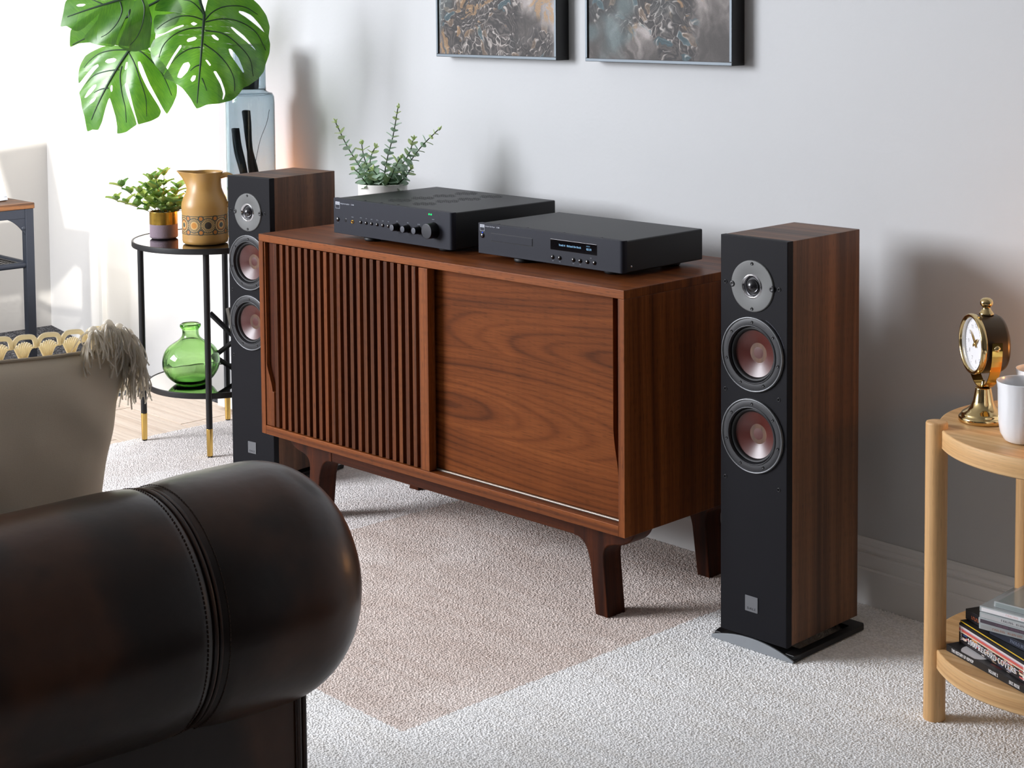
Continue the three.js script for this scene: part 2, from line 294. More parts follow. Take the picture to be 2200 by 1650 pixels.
// ---------------------------------------------------------------- sideboard
{
  const W = 1.2153, H = 0.5057, D = 0.465, Y = 0.2081;
  const s = thing('sideboard', 'long walnut sideboard with slatted sliding door and splayed legs', 'sideboard', [-1.19297, 0, 0.57768], 0.03527);
  // local: x right from the front left corner, y up, -z towards the wall
  part('top_panel', bxr(0, W, Y + H - 0.0186, Y + H, -D, 0, 0.0015, 'x', [0.3, 0.1]), M.walnut, s);
  part('side_panel', bxr(0, 0.017, Y, Y + H - 0.0186, -D, 0, 0.001, 'y'), M.walnut, s);
  part('side_panel', bxr(W - 0.017, W, Y, Y + H - 0.0186, -D, 0, 0.001, 'y', [0.5, 0.2]), M.walnut, s);
  part('bottom_panel', bxr(0.017, W - 0.017, Y, Y + 0.022, -D, 0, 0.001, 'x', [0.7, 0.3]), M.walnut, s);
  part('back_panel', bxr(0.017, W - 0.017, Y + 0.022, Y + H - 0.0186, -D, -D + 0.008, 0.0005, 'x'), M.walnut, s);
  part('door_track', bxr(0.02, W - 0.018, Y + 0.022, Y + 0.0245, -0.030, -0.0235, 0.0004), M.track, s, 'pale metal sliding track');
  part('door_track', bxr(0.02, W - 0.018, Y + 0.0222, Y + 0.0232, -0.0215, -0.0195, 0.0003), M.walnutDark, s);
  // slatted door in the front track
  const y0 = Y + 0.0235, y1 = Y + 0.4855;
  const sd = part('slatted_door', bxr(0.018, 0.63, y0 + 0.001, y1 - 0.001, -0.021, -0.017, 0.0005), M.walnut, s, 'sliding door of upright walnut slats');
  const R = rng(5);
  for (let k = 0; k < 22; k++) {
    const x = 0.0562 + k * 0.02458;
    part('slat', bxr(x, x + 0.0126, y0, y1, -0.017, -0.003, 0.0008, 'y', [R() * 1.2, R() * 0.4]), M.slats[Math.floor(R() * 5)], sd);
  }
  part('stile', bxr(0.5985, 0.6285, y0 - 0.001, y1, -0.021, -0.0005, 0.0012, 'y', [0.2, 0.31]), M.walnut, sd);
  // stile with a finger recess cut in an ogee
  const cut = (flip, x0) => { const sh = new THREE.Shape(), f = (u) => x0 + flip * u; sh.moveTo(f(0), y0); sh.lineTo(f(0.0315), y0); sh.lineTo(f(0.0315), Y + 0.110); sh.lineTo(f(0.026), Y + 0.112); sh.bezierCurveTo(f(0.020), Y + 0.150, f(0.002), Y + 0.16, f(0.0005), Y + 0.205); sh.lineTo(f(0), Y + 0.205); sh.closePath(); return sh; };
  const lg = boxUV(extr(cut(1, 0.0185), 0.014, { bevel: 0.0008 }), 'y'); lg.translate(0, 0, -0.017);
  const st = part('stile', lg, M.walnut, sd);
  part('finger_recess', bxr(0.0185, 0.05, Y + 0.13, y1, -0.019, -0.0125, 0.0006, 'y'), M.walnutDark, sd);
  part('edge_strip', bxr(0.0185, 0.0225, Y + 0.16, y1, -0.0125, -0.003, 0.0006, 'y'), M.walnut, sd);
  // plain door behind
  const xr = 1.1965, yb = Y + 0.0252;
  const sh = new THREE.Shape(); sh.moveTo(0.61, yb); sh.lineTo(xr, yb); sh.lineTo(xr, Y + 0.112); sh.lineTo(1.171, Y + 0.114); sh.bezierCurveTo(1.168, Y + 0.15, 1.16, Y + 0.165, 1.1575, Y + 0.21); sh.lineTo(1.1575, y1); sh.lineTo(0.61, y1); sh.closePath();
  const pg = boxUV(extr(sh, 0.012, { bevel: 0.0006, curve: 20 }), 'x', [-0.55, -Y - 0.01]); pg.translate(0, 0, -0.044);
  const pd = part('flat_door', pg, M.door, s, 'plain walnut sliding door with horizontal grain');
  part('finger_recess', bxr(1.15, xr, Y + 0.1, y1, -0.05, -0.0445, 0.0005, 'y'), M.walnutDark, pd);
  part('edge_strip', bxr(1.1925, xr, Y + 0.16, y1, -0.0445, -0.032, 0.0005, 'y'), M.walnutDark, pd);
  // base: two frames of rail and splayed legs
  const legShape = (f) => { const q = new THREE.Shape(); q.moveTo(f(0.20), Y); q.lineTo(f(0.20), Y - 0.05); q.bezierCurveTo(f(0.165), Y - 0.0495, f(0.158), Y - 0.075, f(0.152), Y - 0.1); q.lineTo(f(0.1375), 0.0); q.lineTo(f(0.1015), 0.0); q.lineTo(f(0.112), Y - 0.1); q.bezierCurveTo(f(0.116), Y - 0.06, f(0.11), Y - 0.052, f(0.075), Y - 0.046); q.bezierCurveTo(f(0.05), Y - 0.042, f(0.03), Y - 0.03, f(0.02), Y); q.closePath(); return q; };
  for (const z of [-0.063 - 0.052, -0.403 - 0.052]) {
    for (const f of [(u) => u + 0.035 - 0.035, (u) => W - u]) {
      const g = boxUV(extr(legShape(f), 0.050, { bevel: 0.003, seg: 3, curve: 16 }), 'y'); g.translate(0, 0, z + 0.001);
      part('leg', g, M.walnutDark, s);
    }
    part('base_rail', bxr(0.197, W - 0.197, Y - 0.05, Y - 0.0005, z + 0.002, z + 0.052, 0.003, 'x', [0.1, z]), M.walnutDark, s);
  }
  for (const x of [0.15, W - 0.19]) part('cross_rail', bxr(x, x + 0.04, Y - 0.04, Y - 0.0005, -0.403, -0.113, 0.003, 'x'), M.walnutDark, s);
}

// ---------------------------------------------------------------- loudspeakers
const daliTex = canvasTex(256, 256, (g, w, h) => { g.fillStyle = '#8e9094'; g.fillRect(0, 0, w, h); g.fillStyle = '#1c1d20'; g.font = 'bold 62px sans-serif'; g.textAlign = 'center'; g.save(); g.translate(w / 2, 222); g.scale(1.25, 0.85); g.fillText('DALI', 0, 0); g.restore(); });
const arcTex = canvasTex(1024, 128, (g, w, h) => { g.clearRect(0, 0, w, h); g.fillStyle = '#8d93a8'; g.font = '56px sans-serif'; g.textAlign = 'center'; g.fillText('Danish Audiophile Loudspeaker Industries', w / 2, 84); });
function faceUV(g, x0, x1, y0, y1) { const p = g.attributes.position, uv = new Float32Array(p.count * 2); for (let i = 0; i < p.count; i++) { uv[2 * i] = (p.getX(i) - x0) / (x1 - x0); uv[2 * i + 1] = (p.getY(i) - y0) / (y1 - y0); } g.setAttribute('uv', new THREE.BufferAttribute(uv, 2)); return g; }
const facing = (g, x, y, z) => { g.rotateX(Math.PI / 2); g.translate(x, y, z); return g; };   // a lathe about y turned to face +z
function makeSpeaker(label, pos, turn) {
  const W = 0.162, H = 0.79776, D = 0.24474, Y = 0.03;
  const s = thing('floorstanding_speaker', label, 'speaker', pos, turn, 'pair of floorstanding speakers');
  part('cabinet', bxr(0.0005, W - 0.0005, Y, Y + H, -D, -0.018, 0.0012, 'y', [0.1, 0.02]), M.spk, s, 'brown wood veneer cabinet');
  {
    const sh = new THREE.Shape([[0, Y - 0.0005], [W, Y - 0.0005], [W, Y + H + 0.0003], [0, Y + H + 0.0003]].map((q) => new THREE.Vector2(...q)));
    for (const [hx, hy, r] of [[0.079, Y + 0.7033, 0.0232], [0.0797, Y + 0.5685, 0.0556], [0.0797, Y + 0.4065, 0.0556]]) { const h = new THREE.Path(); h.absarc(hx, hy, r, 0, 2 * Math.PI, true); sh.holes.push(h); }
    const g = extr(sh, 0.0155, { bevel: 0.0015, curve: 64 }); g.translate(0, 0, -0.017); part('baffle', boxUV(g), M.baffle, s, 'matte black front baffle');
  }
  // tweeter
  const tw = part('tweeter', facing(lathe([[0.0235, 0.0], [0.024, 0.003], [0.049, 0.003], [0.0508, 0.0022], [0.0513, 0]], 72), 0.079, Y + 0.7033, 0), M.tweeterPlate, s, 'grey tweeter plate');
  part('horn_ring', facing(lathe([[0.0155, -0.004], [0.018, 0.001], [0.0212, 0.0048], [0.0228, 0.005], [0.0245, 0.003]], 56), 0.079, Y + 0.7033, 0), M.chrome, tw);
  part('surround', facing(lathe([[0.0, -0.003], [0.0125, -0.003], [0.0155, -0.0015], [0.0175, -0.004]], 40), 0.079, Y + 0.7033, 0.001), M.rubber, tw);
  part('dome', facing(lathe([...Array(13).keys()].map((k) => { const a = k / 12 * Math.PI / 2; return [0.0135 * Math.cos(a), 0.0115 * Math.sin(a)]; }).reverse(), 40), 0.079, Y + 0.7033, -0.0015), M.dome, tw);
  const screw = (x, y, par, r = 0.0034, z = 0.003) => part('screw', facing(lathe([[0, 0.0008], [r * 0.45, 0.0008], [r * 0.5, 0.0014], [r * 0.85, 0.0014], [r, 0]], 14), x, y, z), M.blackPlastic, par);
  screw(0.079, Y + 0.7033 + 0.0445, tw); screw(0.079, Y + 0.7033 - 0.0445, tw); screw(0.079 - 0.0478, Y + 0.7033, tw, 0.0062); screw(0.079 + 0.0478, Y + 0.7033, tw, 0.0062);
  for (const v of [0.5685, 0.4065]) {
    const x = 0.0797, y = Y + v;
    const w = part('woofer', facing(lathe([[0.0552, 0.0005], [0.056, 0.0042], [0.0705, 0.0036], [0.0712, 0.001]], 80), x, y, 0), M.basket, s, 'black woofer basket with wine red cone');
    part('trim_ring', facing(lathe([[0.0703, 0.002], [0.0712, 0.0052], [0.0732, 0.0056], [0.0743, 0.004], [0.0745, 0]], 80), x, y, 0), M.ring, w);
    part('inner_ring', facing(lathe([[0.0545, -0.001], [0.0555, 0.0055], [0.0572, 0.0060], [0.0588, 0.004]], 72), x, y, 0), M.basket, w);
    part('surround', facing(lathe([[0.0462, -0.008], [0.0475, -0.003], [0.0505, 0.0005], [0.0535, -0.0008], [0.0552, -0.003]], 72), x, y, 0), M.rubber, w);
    const cg = []; for (let k = 0; k <= 18; k++) { const r = k / 18 * 0.047; cg.push([r, r < 0.0175 ? -0.0195 + 0.0020 * Math.sqrt(Math.max(0, 1 - (r / 0.0175) ** 2)) : -0.0195 + 0.0125 * Math.pow((r - 0.0175) / 0.0295, 0.85)]); }
    part('cone', facing(lathe(cg, 72), x, y, 0), M.cone, w, 'wine red paper cone');
    for (let k = 0; k < 7; k++) { const a = Math.PI / 2 + k * Math.PI * 2 / 7; screw(x + Math.cos(a) * 0.0640, y + Math.sin(a) * 0.0640, w, 0.0032, 0.0036); }
  }
  { // small curved print beside the upper woofer
    const pts = [], x = 0.0797, y = Y + 0.5685, n = 18, pos_ = [], uv = [], ix = [];
    for (let k = 0; k <= n; k++) { const a = mix(1.17, 0.28, k / n); for (const r of [0.0768, 0.0792]) { pos_.push(x + Math.cos(a) * r, y + Math.sin(a) * r, 0.0006); uv.push(k / n, r < 0.078 ? 0 : 1); } if (k < n) { const b = 2 * k; ix.push(b, b + 1, b + 2, b + 1, b + 3, b + 2); } }
    const g = new THREE.BufferGeometry(); g.setAttribute('position', new THREE.Float32BufferAttribute(pos_, 3)); g.setAttribute('uv', new THREE.Float32BufferAttribute(uv, 2)); g.setIndex(ix.map((_, i) => ix[i - i % 3 + [0, 2, 1][i % 3]])); g.computeVertexNormals();
    part('curved_print', g, std({ map: arcTex, transparent: true, roughness: 0.5, side: THREE.DoubleSide }), s);
  }
  for (const [u, v] of [[0.0124, 0.7052], [0.1427, 0.704], [0.0125, 0.49], [0.1427, 0.4885], [0.0126, 0.3126], [0.143, 0.311]])
    part('grille_socket', facing(lathe([[0.0, -0.003], [0.0022, -0.003], [0.0024, 0.0008], [0.0036, 0.0011], [0.0042, 0]], 18), u, Y + v, 0.0002), M.blackPlastic, s);
  part('badge', faceUV(bxr(0.0625, 0.0935, 0.082, 0.1135, 0, 0.0016, 0.0004), 0.0625, 0.0935, 0.082, 0.1135), std({ map: daliTex, color: 0xb4b4b4, roughness: 0.5 }), s, 'small square grey name badge');
  // base frame: black plate with side slots, arched metal front bar
  const sh = new THREE.Shape([[-0.024, -0.012], [0.171, -0.012], [0.175, -0.03], [0.175, -0.248], [0.169, -0.256], [-0.022, -0.256], [-0.028, -0.248], [-0.028, -0.03]].map((p) => new THREE.Vector2(...p)));
  for (const [a, b] of [[0.118, 0.158], [-0.011, 0.029]]) { const h = new THREE.Path(); h.moveTo(a + 0.006, -0.05); h.lineTo(b - 0.004, -0.05); h.quadraticCurveTo(b, -0.05, b, -0.056); h.lineTo(b, -0.218); h.quadraticCurveTo(b, -0.224, b - 0.006, -0.224); h.lineTo(a + 0.006, -0.224); h.quadraticCurveTo(a, -0.224, a, -0.218); h.lineTo(a, -0.056); h.quadraticCurveTo(a, -0.05, a + 0.006, -0.05); sh.holes.push(h); }
  const bg = new THREE.ExtrudeGeometry(sh, { depth: 0.009, bevelEnabled: true, bevelSize: 0.001, bevelThickness: 0.001, bevelOffset: -0.001, bevelSegments: 2 }); bg.rotateX(-Math.PI / 2); bg.scale(1, 1, -1);
  { const p = bg.attributes.position.array; for (let t = 0; t < p.length; t += 9) for (let k = 0; k < 3; k++) { const q = p[t + 3 + k]; p[t + 3 + k] = p[t + 6 + k]; p[t + 6 + k] = q; } }
  // shape y was the depth with front at -0.012: after the flips z must be that same value
  { const p = bg.attributes.position; let mn = 1e9; for (let i = 0; i < p.count; i++) mn = Math.min(mn, p.getZ(i)); if (mn > -0.1) { for (let i = 0; i < p.count; i++) p.setZ(i, -p.getZ(i)); const a = p.array; for (let t = 0; t < a.length; t += 9) for (let k = 0; k < 3; k++) { const q = a[t + 3 + k]; a[t + 3 + k] = a[t + 6 + k]; a[t + 6 + k] = q; } } }
  bg.computeVertexNormals(); bg.translate(0, 0.004, 0);
  part('base_plate', bg, M.blackMetal, s, 'black metal base frame');
  const arch = new THREE.Shape(); arch.moveTo(-0.027, 0.002); arch.lineTo(0.174, 0.002); arch.lineTo(0.174, 0.006); arch.quadraticCurveTo(0.075, 0.043, -0.027, 0.008); arch.closePath();
  const ag = extr(arch, 0.03, { bevel: 0.001, curve: 24 }); ag.translate(0, 0, -0.038);
  part('base_arch', ag, M.blackMetal, s);
  const fg = extr(arch, 0.003, { bevel: 0.0005, curve: 24 }); fg.translate(0, 0, -0.008);
  part('base_trim', fg, std({ color: 0x868a8e, roughness: 0.55, metalness: 0.15 }), s, 'grey metal front arch');
  for (const [x, z] of [[0.03, -0.045], [0.132, -0.045], [0.03, -0.22], [0.132, -0.22]]) part('spike', (() => { const g = cyl(0.006, 0.006, 0.03, 16); g.translate(x, 0.017, z); return g; })(), M.chrome, s);
  return s;
}
makeSpeaker('brown and black floorstanding speaker on the right, beside the round oak table', [0.16406, 0, 0.40641], 0.03375);
makeSpeaker('darker floorstanding speaker on the left, partly behind the slatted sideboard end', [-1.51324, 0, 0.45543], 0.15035);

// ---------------------------------------------------------------- hi-fi units
const logoTex = (model) => canvasTex(1024, 200, (g, w, h) => {
  g.clearRect(0, 0, w, h); g.fillStyle = '#b9bec8'; g.fillRect(6, 6, 188, 82); g.strokeStyle = '#b9bec8'; g.lineWidth = 7; g.strokeRect(9, 9, 182, 182);
  g.fillStyle = '#26282e'; g.font = 'bold 74px sans-serif'; g.textAlign = 'center'; g.fillText('NAD', 100, 74); g.fillStyle = '#b9bec8'; g.textAlign = 'left'; g.font = '46px sans-serif'; g.fillText(model[0], 218, 60); g.font = 'bold 48px sans-serif'; g.fillText(model[1], 218 + g.measureText(model[0]).width, 60); });
const wordTex = {};
const word = (t) => wordTex[t] ??= canvasTex(256, 64, (g, w, h) => { g.clearRect(0, 0, w, h); g.fillStyle = '#a9aeb8'; g.font = '44px sans-serif'; g.textAlign = 'center'; g.fillText(t, w / 2, 46); });
function printOn(parent, tex, x, y, w, h, z = 0.0004) { const g = new THREE.PlaneGeometry(w, h); g.translate(x, y, z); return part('print', g, std({ map: tex, transparent: true, roughness: 0.5 }), parent); }
function roundedFace(W, H, r, depth) { // faceplate with rounded upright edges seen from above
  const s = new THREE.Shape(); s.moveTo(0, 0); s.lineTo(W, 0); s.lineTo(W, depth - r); s.quadraticCurveTo(W, depth, W - r, depth); s.lineTo(0.002, depth); s.lineTo(0, depth - 0.002); s.closePath();
  const g = new THREE.ExtrudeGeometry(s, { depth: H, bevelEnabled: true, bevelSize: 0.0008, bevelThickness: 0.0008, bevelOffset: -0.0008, bevelSegments: 2, curveSegments: 10 });
  g.rotateX(-Math.PI / 2); g.scale(1, 1, -1); const a = g.attributes.position.array; for (let t = 0; t < a.length; t += 9) for (let k = 0; k < 3; k++) { const q = a[t + 3 + k]; a[t + 3 + k] = a[t + 6 + k]; a[t + 6 + k] = q; }
  g.translate(0, 0, -depth); g.computeVertexNormals(); return boxUV(g);
}
const buttonGeo = (r) => lathe([[0, 0.0032], [r * 0.5, 0.0029], [r * 0.85, 0.0018], [r, 0.0004], [r, -0.001]], 24);
const feet = (s, W, D, bottom) => { for (const [x, z] of [[0.115, -0.03], [W - 0.07, -0.05], [0.07, -D + 0.06], [W - 0.05, -D + 0.05]]) { const g = lathe([[0, 0.0], [0.018, 0.0], [0.021, 0.003], [0.022, bottom + 0.001], [0, bottom + 0.001]], 28); g.translate(x, 0, z); part('foot', g, M.rubber, s); } };
{
  const W = 0.435, H = 0.0859, D = 0.3364, B = 0.012;
  const s = thing('amplifier', 'dark grey hi-fi amplifier with big volume knob, the taller left unit on the sideboard', 'amplifier', [-1.00319, 0.7139, 0.48564], 0.0165);
  part('casing', bxr(0.002, W - 0.001, B, B + H - 0.001, -D, -0.012, 0.003), M.casing, s);
  part('faceplate', (() => { const g = roundedFace(W, H - 0.0016, 0.010, 0.014); g.translate(0, B + 0.0008, 0); return g; })(), M.faceplate, s, 'charcoal front panel');
  printOn(s, logoTex(['Integrated Amplifier ', 'C 316']), 0.0089 + 0.0445, B + 0.0693, 0.089, 0.0174);
  const btn = (x, y, r) => part('button', facing(buttonGeo(r), x, B + y, 0.0006), M.button, s);
  btn(0.0184, 0.0345, 0.0056);
  part('sensor_window', facing(lathe([[0, 0.0006], [0.0045, 0.0006], [0.005, 0]], 24), 0.0484, B + 0.0348, 0), std({ color: 0x17181d, roughness: 0.25 }), s);
  part('headphone_socket', facing(lathe([[0.0, -0.004], [0.0026, -0.004], [0.0028, 0.001], [0.004, 0.0014], [0.0045, 0]], 24), 0.0756, B + 0.0332, 0.0004), M.gold, s, 'gold headphone socket');
  [0.1074, 0.1283, 0.1485, 0.1694, 0.1905, 0.2111].forEach((x, i) => { btn(x, 0.0352, 0.0043); printOn(s, word(['PHONO', 'DISC', 'MEDIA', 'OPTICAL', 'TUNER', 'TAPE'][i]), x, B + 0.0455, 0.0125, 0.0031); });
  for (const x of [0.0184]) printOn(s, word('ON'), x, B + 0.026, 0.008, 0.003);
  printOn(s, word('PHONES'), 0.0756, B + 0.0445, 0.0125, 0.0031);
  for (const [x, t] of [[0.2432, 'BASS'], [0.2819, 'TREBLE'], [0.3214, 'BALANCE']]) {
    const k = part('tone_knob', facing(lathe([[0.0102, 0], [0.0100, 0.001], [0.0088, 0.0015], [0.0082, 0.0165], [0.0076, 0.0178]], 32), x, B + 0.0358, 0), M.casingDark, s);
    part('knob_cap', facing(lathe([[0, 0.0180], [0.0070, 0.0180], [0.0078, 0.0174]], 32), x, B + 0.0358, 0), M.knobFace, k);
    part('pointer', bxr(x - 0.0006, x + 0.0006, B + 0.0375, B + 0.0432, 0.0178, 0.0184, 0), M.chrome, k);
    printOn(s, word(t), x, B + 0.0495, 0.0125, 0.0031); printOn(s, word('•'), x, B + 0.022, 0.012, 0.003);
  }
  const vk = part('volume_knob', facing(lathe([[0.0188, 0], [0.0188, 0.001], [0.0180, 0.0016], [0.0177, 0.0225], [0.0168, 0.0238]], 56), 0.3745, B + 0.0405, 0), M.casingDark, s);
  part('knob_cap', facing(lathe([[0, 0.0242], [0.0164, 0.0242], [0.0174, 0.0234]], 56), 0.3745, B + 0.0405, 0), std({ color: 0x2c2d31, roughness: 0.4, metalness: 0.4 }), vk);
  for (const x of [0.3578, 0.365]) part('indicator_light', facing(lathe([[0, 0.0012], [0.0018, 0.0006], [0.002, 0]], 14), x, B + 0.0764, 0), std({ color: 0x0a3018, emissive: 0x10ff70, emissiveIntensity: 2.2 }), s, 'small lit green indicator');
  part('indicator_light', facing(lathe([[0, 0.0008], [0.0008, 0.0004], [0.0009, 0]], 10), 0.3509, B + 0.0763, 0), std({ color: 0x802018, emissive: 0xc03020, emissiveIntensity: 0.4 }), s);
  for (const x of [0.3775, 0.3825, 0.3875, 0.3925]) part('indicator_light', facing(lathe([[0, 0.0006], [0.0006, 0.0003], [0.0008, 0]], 8), x, B + 0.0761, 0), M.knobFace, s);
  printOn(s, word('VOLUME'), 0.372, B + 0.0655, 0.0125, 0.0031);
  // slots in the lid, in two rows of lozenges
  const slots = [];
  for (const [cu, cs] of [[0.1597, 0.0791], [0.1656, 0.147], [0.1695, 0.2144], [0.1735, 0.2832], [0.2552, 0.0749], [0.2585, 0.1446], [0.2650, 0.2098], [0.2675, 0.2811]])
    for (let i = -4; i <= 4; i++) for (let j = -2; j <= 2; j++) if (Math.abs(i) / 5 + Math.abs(j) / 3 <= 1.0) slots.push(bx(0.0022, 0.0012, 0.0080, cu + i * 0.0078, B + H - 0.0012, -(cs + j * 0.0125), 0));
  part('vent_slots', merge(slots), M.rubber, s);
  for (let k = 0; k < 3; k++) part('screw', (() => { const g = lathe([[0, 0.001], [0.003, 0.001], [0.0035, 0]], 12); g.translate(0.1 + k * 0.06, B + H - 0.001, -0.02 - k * 0.002); return g; })(), M.casingDark, s);
  feet(s, W, D, B);
}
{
  const W = 0.435, H = 0.0684, D = 0.263, B = 0.012;
  const s = thing('cd_player', 'slim dark grey disc player with lit display, the right unit on the sideboard', 'player', [-0.50222, 0.7139, 0.45771], 0.0317);
  part('casing', bxr(0.002, W - 0.001, B, B + H - 0.001, -D, -0.012, 0.003), M.casing, s);
  part('faceplate', (() => { const g = roundedFace(W, H - 0.0016, 0.010, 0.014); g.translate(0, B + 0.0008, 0); return g; })(), M.faceplate, s, 'charcoal front panel');
  printOn(s, logoTex(['Compact Disc Player ', 'C 538']), 0.007 + 0.039, B + 0.0583, 0.078, 0.0152);
  const btn = (x, y, r) => part('button', facing(buttonGeo(r), x, B + y, 0.0006), M.button, s);
  btn(0.0156, 0.0408, 0.0058);
  part('indicator_light', facing(lathe([[0, 0.0012], [0.0014, 0.0006], [0.0016, 0]], 12), 0.0156, B + 0.0475, 0.0006), std({ color: 0x101830, emissive: 0x3060ff, emissiveIntensity: 1 }), s);
  const tr = part('disc_tray', bxr(0.0434, 0.1730, B + 0.0314, B + 0.0484, -0.004, 0.0012, 0.001), M.faceplate, s, 'closed disc tray');
  part('tray_gap', bxr(0.0424, 0.1740, B + 0.0302, B + 0.0494, -0.005, 0.0003, 0.0005), M.rubber, tr);
  const scr = canvasTex(1024, 176, (g, w, h) => { g.fillStyle = '#050304'; g.fillRect(0, 0, w, h); g.fillStyle = '#9fd4ff'; g.font = 'bold 42px sans-serif'; g.fillText('Track 4   Reload On Rock', 190, 100); g.font = 'bold 46px sans-serif'; g.fillText('02:31', 800, 112); g.font = '24px sans-serif'; g.fillText('►', 196, 44); g.fillText('REPEAT', 800, 56); });
  const sg = faceUV(bxr(0.2273, 0.3626, B + 0.0308, B + 0.0541, -0.002, 0.0008, 0.0006), 0.2273, 0.3626, B + 0.0308, B + 0.0541);
  part('display_screen', sg, phys({ color: 0x030203, roughness: 0.06, emissive: 0xffffff, emissiveMap: scr, emissiveIntensity: 1.0, clearcoat: 1 }), s, 'black display with pale blue text');
  [0.2341, 0.2549, 0.295, 0.3149, 0.3355, 0.3558].forEach((x, i) => { btn(x, 0.0149, 0.0046); printOn(s, word(['USB', 'OPEN', 'STOP', 'PLAY', '◄◄', '►►'][i]), x, B + 0.0066, 0.0115, 0.0029); });
  printOn(s, word('SKIP'), 0.3455, B + 0.0238, 0.0115, 0.0029);
  for (const x of [0.05, 0.14, 0.25, 0.36]) part('screw', (() => { const g = lathe([[0, 0.001], [0.003, 0.001], [0.0035, 0]], 12); g.translate(x, B + H - 0.001, -0.018); return g; })(), M.casingDark, s);
  part('screw', (() => { const g = lathe([[0, 0.0008], [0.002, 0.0006], [0.0024, 0]], 12); g.rotateZ(-Math.PI / 2); g.translate(W - 0.001, B + 0.012, -0.028); return g; })(), M.chrome, s);
  feet(s, W, D, B);
}

// ---------------------------------------------------------------- pictures on the wall
function resinTex(seed, cx) {
  return dataTex(900, 900, (a, b) => {
    const x = a * 0.475, y = b * 0.475;                              // metres
    const wx = x + (fbm(x * 14, y * 14, seed, 4) - 0.5) * 0.10, wy = y + (fbm(x * 14, y * 14, seed + 9, 4) - 0.5) * 0.10;
    let d1 = 9, d2 = 9, vx = 0, vy = 0; const s = 44 + 20 * (noise(x * 6, y * 6, seed) - 0.5), gx = Math.floor(wx * s), gy = Math.floor(wy * s); let id = 0;
    for (let i = -1; i <= 1; i++) for (let j = -1; j <= 1; j++) { const px = gx + i + h2(gx + i, gy + j, seed), py = gy + j + h2(gx + i, gy + j, seed + 1), ex = wx * s - px, ey = wy * s - py, d = Math.hypot(ex, ey); if (d < d1) { d2 = d1; d1 = d; vx = ex; vy = ey; id = h2(gx + i, gy + j, seed + 2); } else if (d < d2) d2 = d; }
    const smoke = fbm(wx * 9, wy * 9, seed + 3, 4), flow = fbm(x * 7 + 3, y * 7, seed + 4, 3), drift = fbm(wx * 30, wy * 7, seed + 12, 4);
    let c = mix3([58, 53, 50], [168, 160, 156], sstep(0.3, 0.72, smoke * 0.7 + drift * 0.3));
    const cells = sstep(0.40, 0.56, flow), dir = (vx * -0.6 + vy * 0.8) / (d1 + 0.15);       // pebbles of poured resin, pale on one side as printed
    let cc = mix3([22, 20, 20], [98, 90, 85], clamp(0.5 + 0.5 * Math.sin(d1 * 11 + id * 9) * 0.7) * (0.35 + 0.65 * id));
    if (id > 0.93) cc = mix3(cc, [46, 92, 106], 0.5); else if (id > 0.86) cc = mix3(cc, [150, 118, 84], 0.4);
    cc = mix3(cc, [206, 198, 190], sstep(0.35, 0.9, dir) * sstep(0.28, 0.42, d1) * sstep(0.62, 0.5, d1) * 0.85);
    cc = mix3(cc, [200, 192, 184], sstep(0.10, 0.01, d2 - d1) * sstep(0.45, 0.7, smoke) * 0.8);
    c = mix3(c, cc, cells * 0.92);
    const teal = sstep(0.54, 0.68, fbm(x * 7 + 11, y * 7, seed + 5, 3)); c = mix3(c, [88, 116, 120], teal * 0.5 * (1 - cells * 0.75));
    const gold = sstep(0.60, 0.66, fbm(wx * 46, wy * 60, seed + 6, 4)) * sstep(0.50, 0.62, fbm(x * 6, y * 6, seed + 7, 2)); c = mix3(c, [168, 128, 82], gold * 0.6);
    const f = 0.92 + 0.16 * noise(x * 900, y * 900, seed); c = [c[0] * f, c[1] * f, c[2] * f];
    return c;
  }, { wrap: THREE.ClampToEdgeWrapping });
}
for (const [x0, x1, y0, seed, label] of [[-1.1262, -0.6685, 1.1418, 101, 'left framed abstract picture in teal, grey and gold above the amplifier'], [-0.5686, -0.1085, 1.1421, 202, 'right framed abstract picture with dark pebbly swirls above the disc player']]) {
  const w = x1 - x0, h = 0.62, p = thing('wall_picture', label, 'picture', [x0, y0, 0]);
  part('canvas', faceUV(bxr(0.007, w - 0.007, 0.007, h - 0.007, 0.004, 0.0405, 0.0005), 0, w, 0, w), phys({ map: resinTex(seed, 0), roughness: 0.65 }), p, 'abstract poured print');
  const fm = std({ color: 0x101012, roughness: 0.4 }), tm = std({ color: 0x6d7880, roughness: 0.5, metalness: 0.2 });
  for (const [a, b, c, d] of [[0, w, 0, 0.008], [0, w, h - 0.008, h], [0, 0.008, 0.008, h - 0.008], [w - 0.008, w, 0.008, h - 0.008]]) {
    part('frame_side', bxr(a, b, c, d, 0.001, 0.0435, 0.0006), fm, p);
    part('frame_lip', bxr(a + 0.0008, b - 0.0008, c + 0.0008, d - 0.0008, 0.0436, 0.0452, 0.0005), tm, p);
  }
}

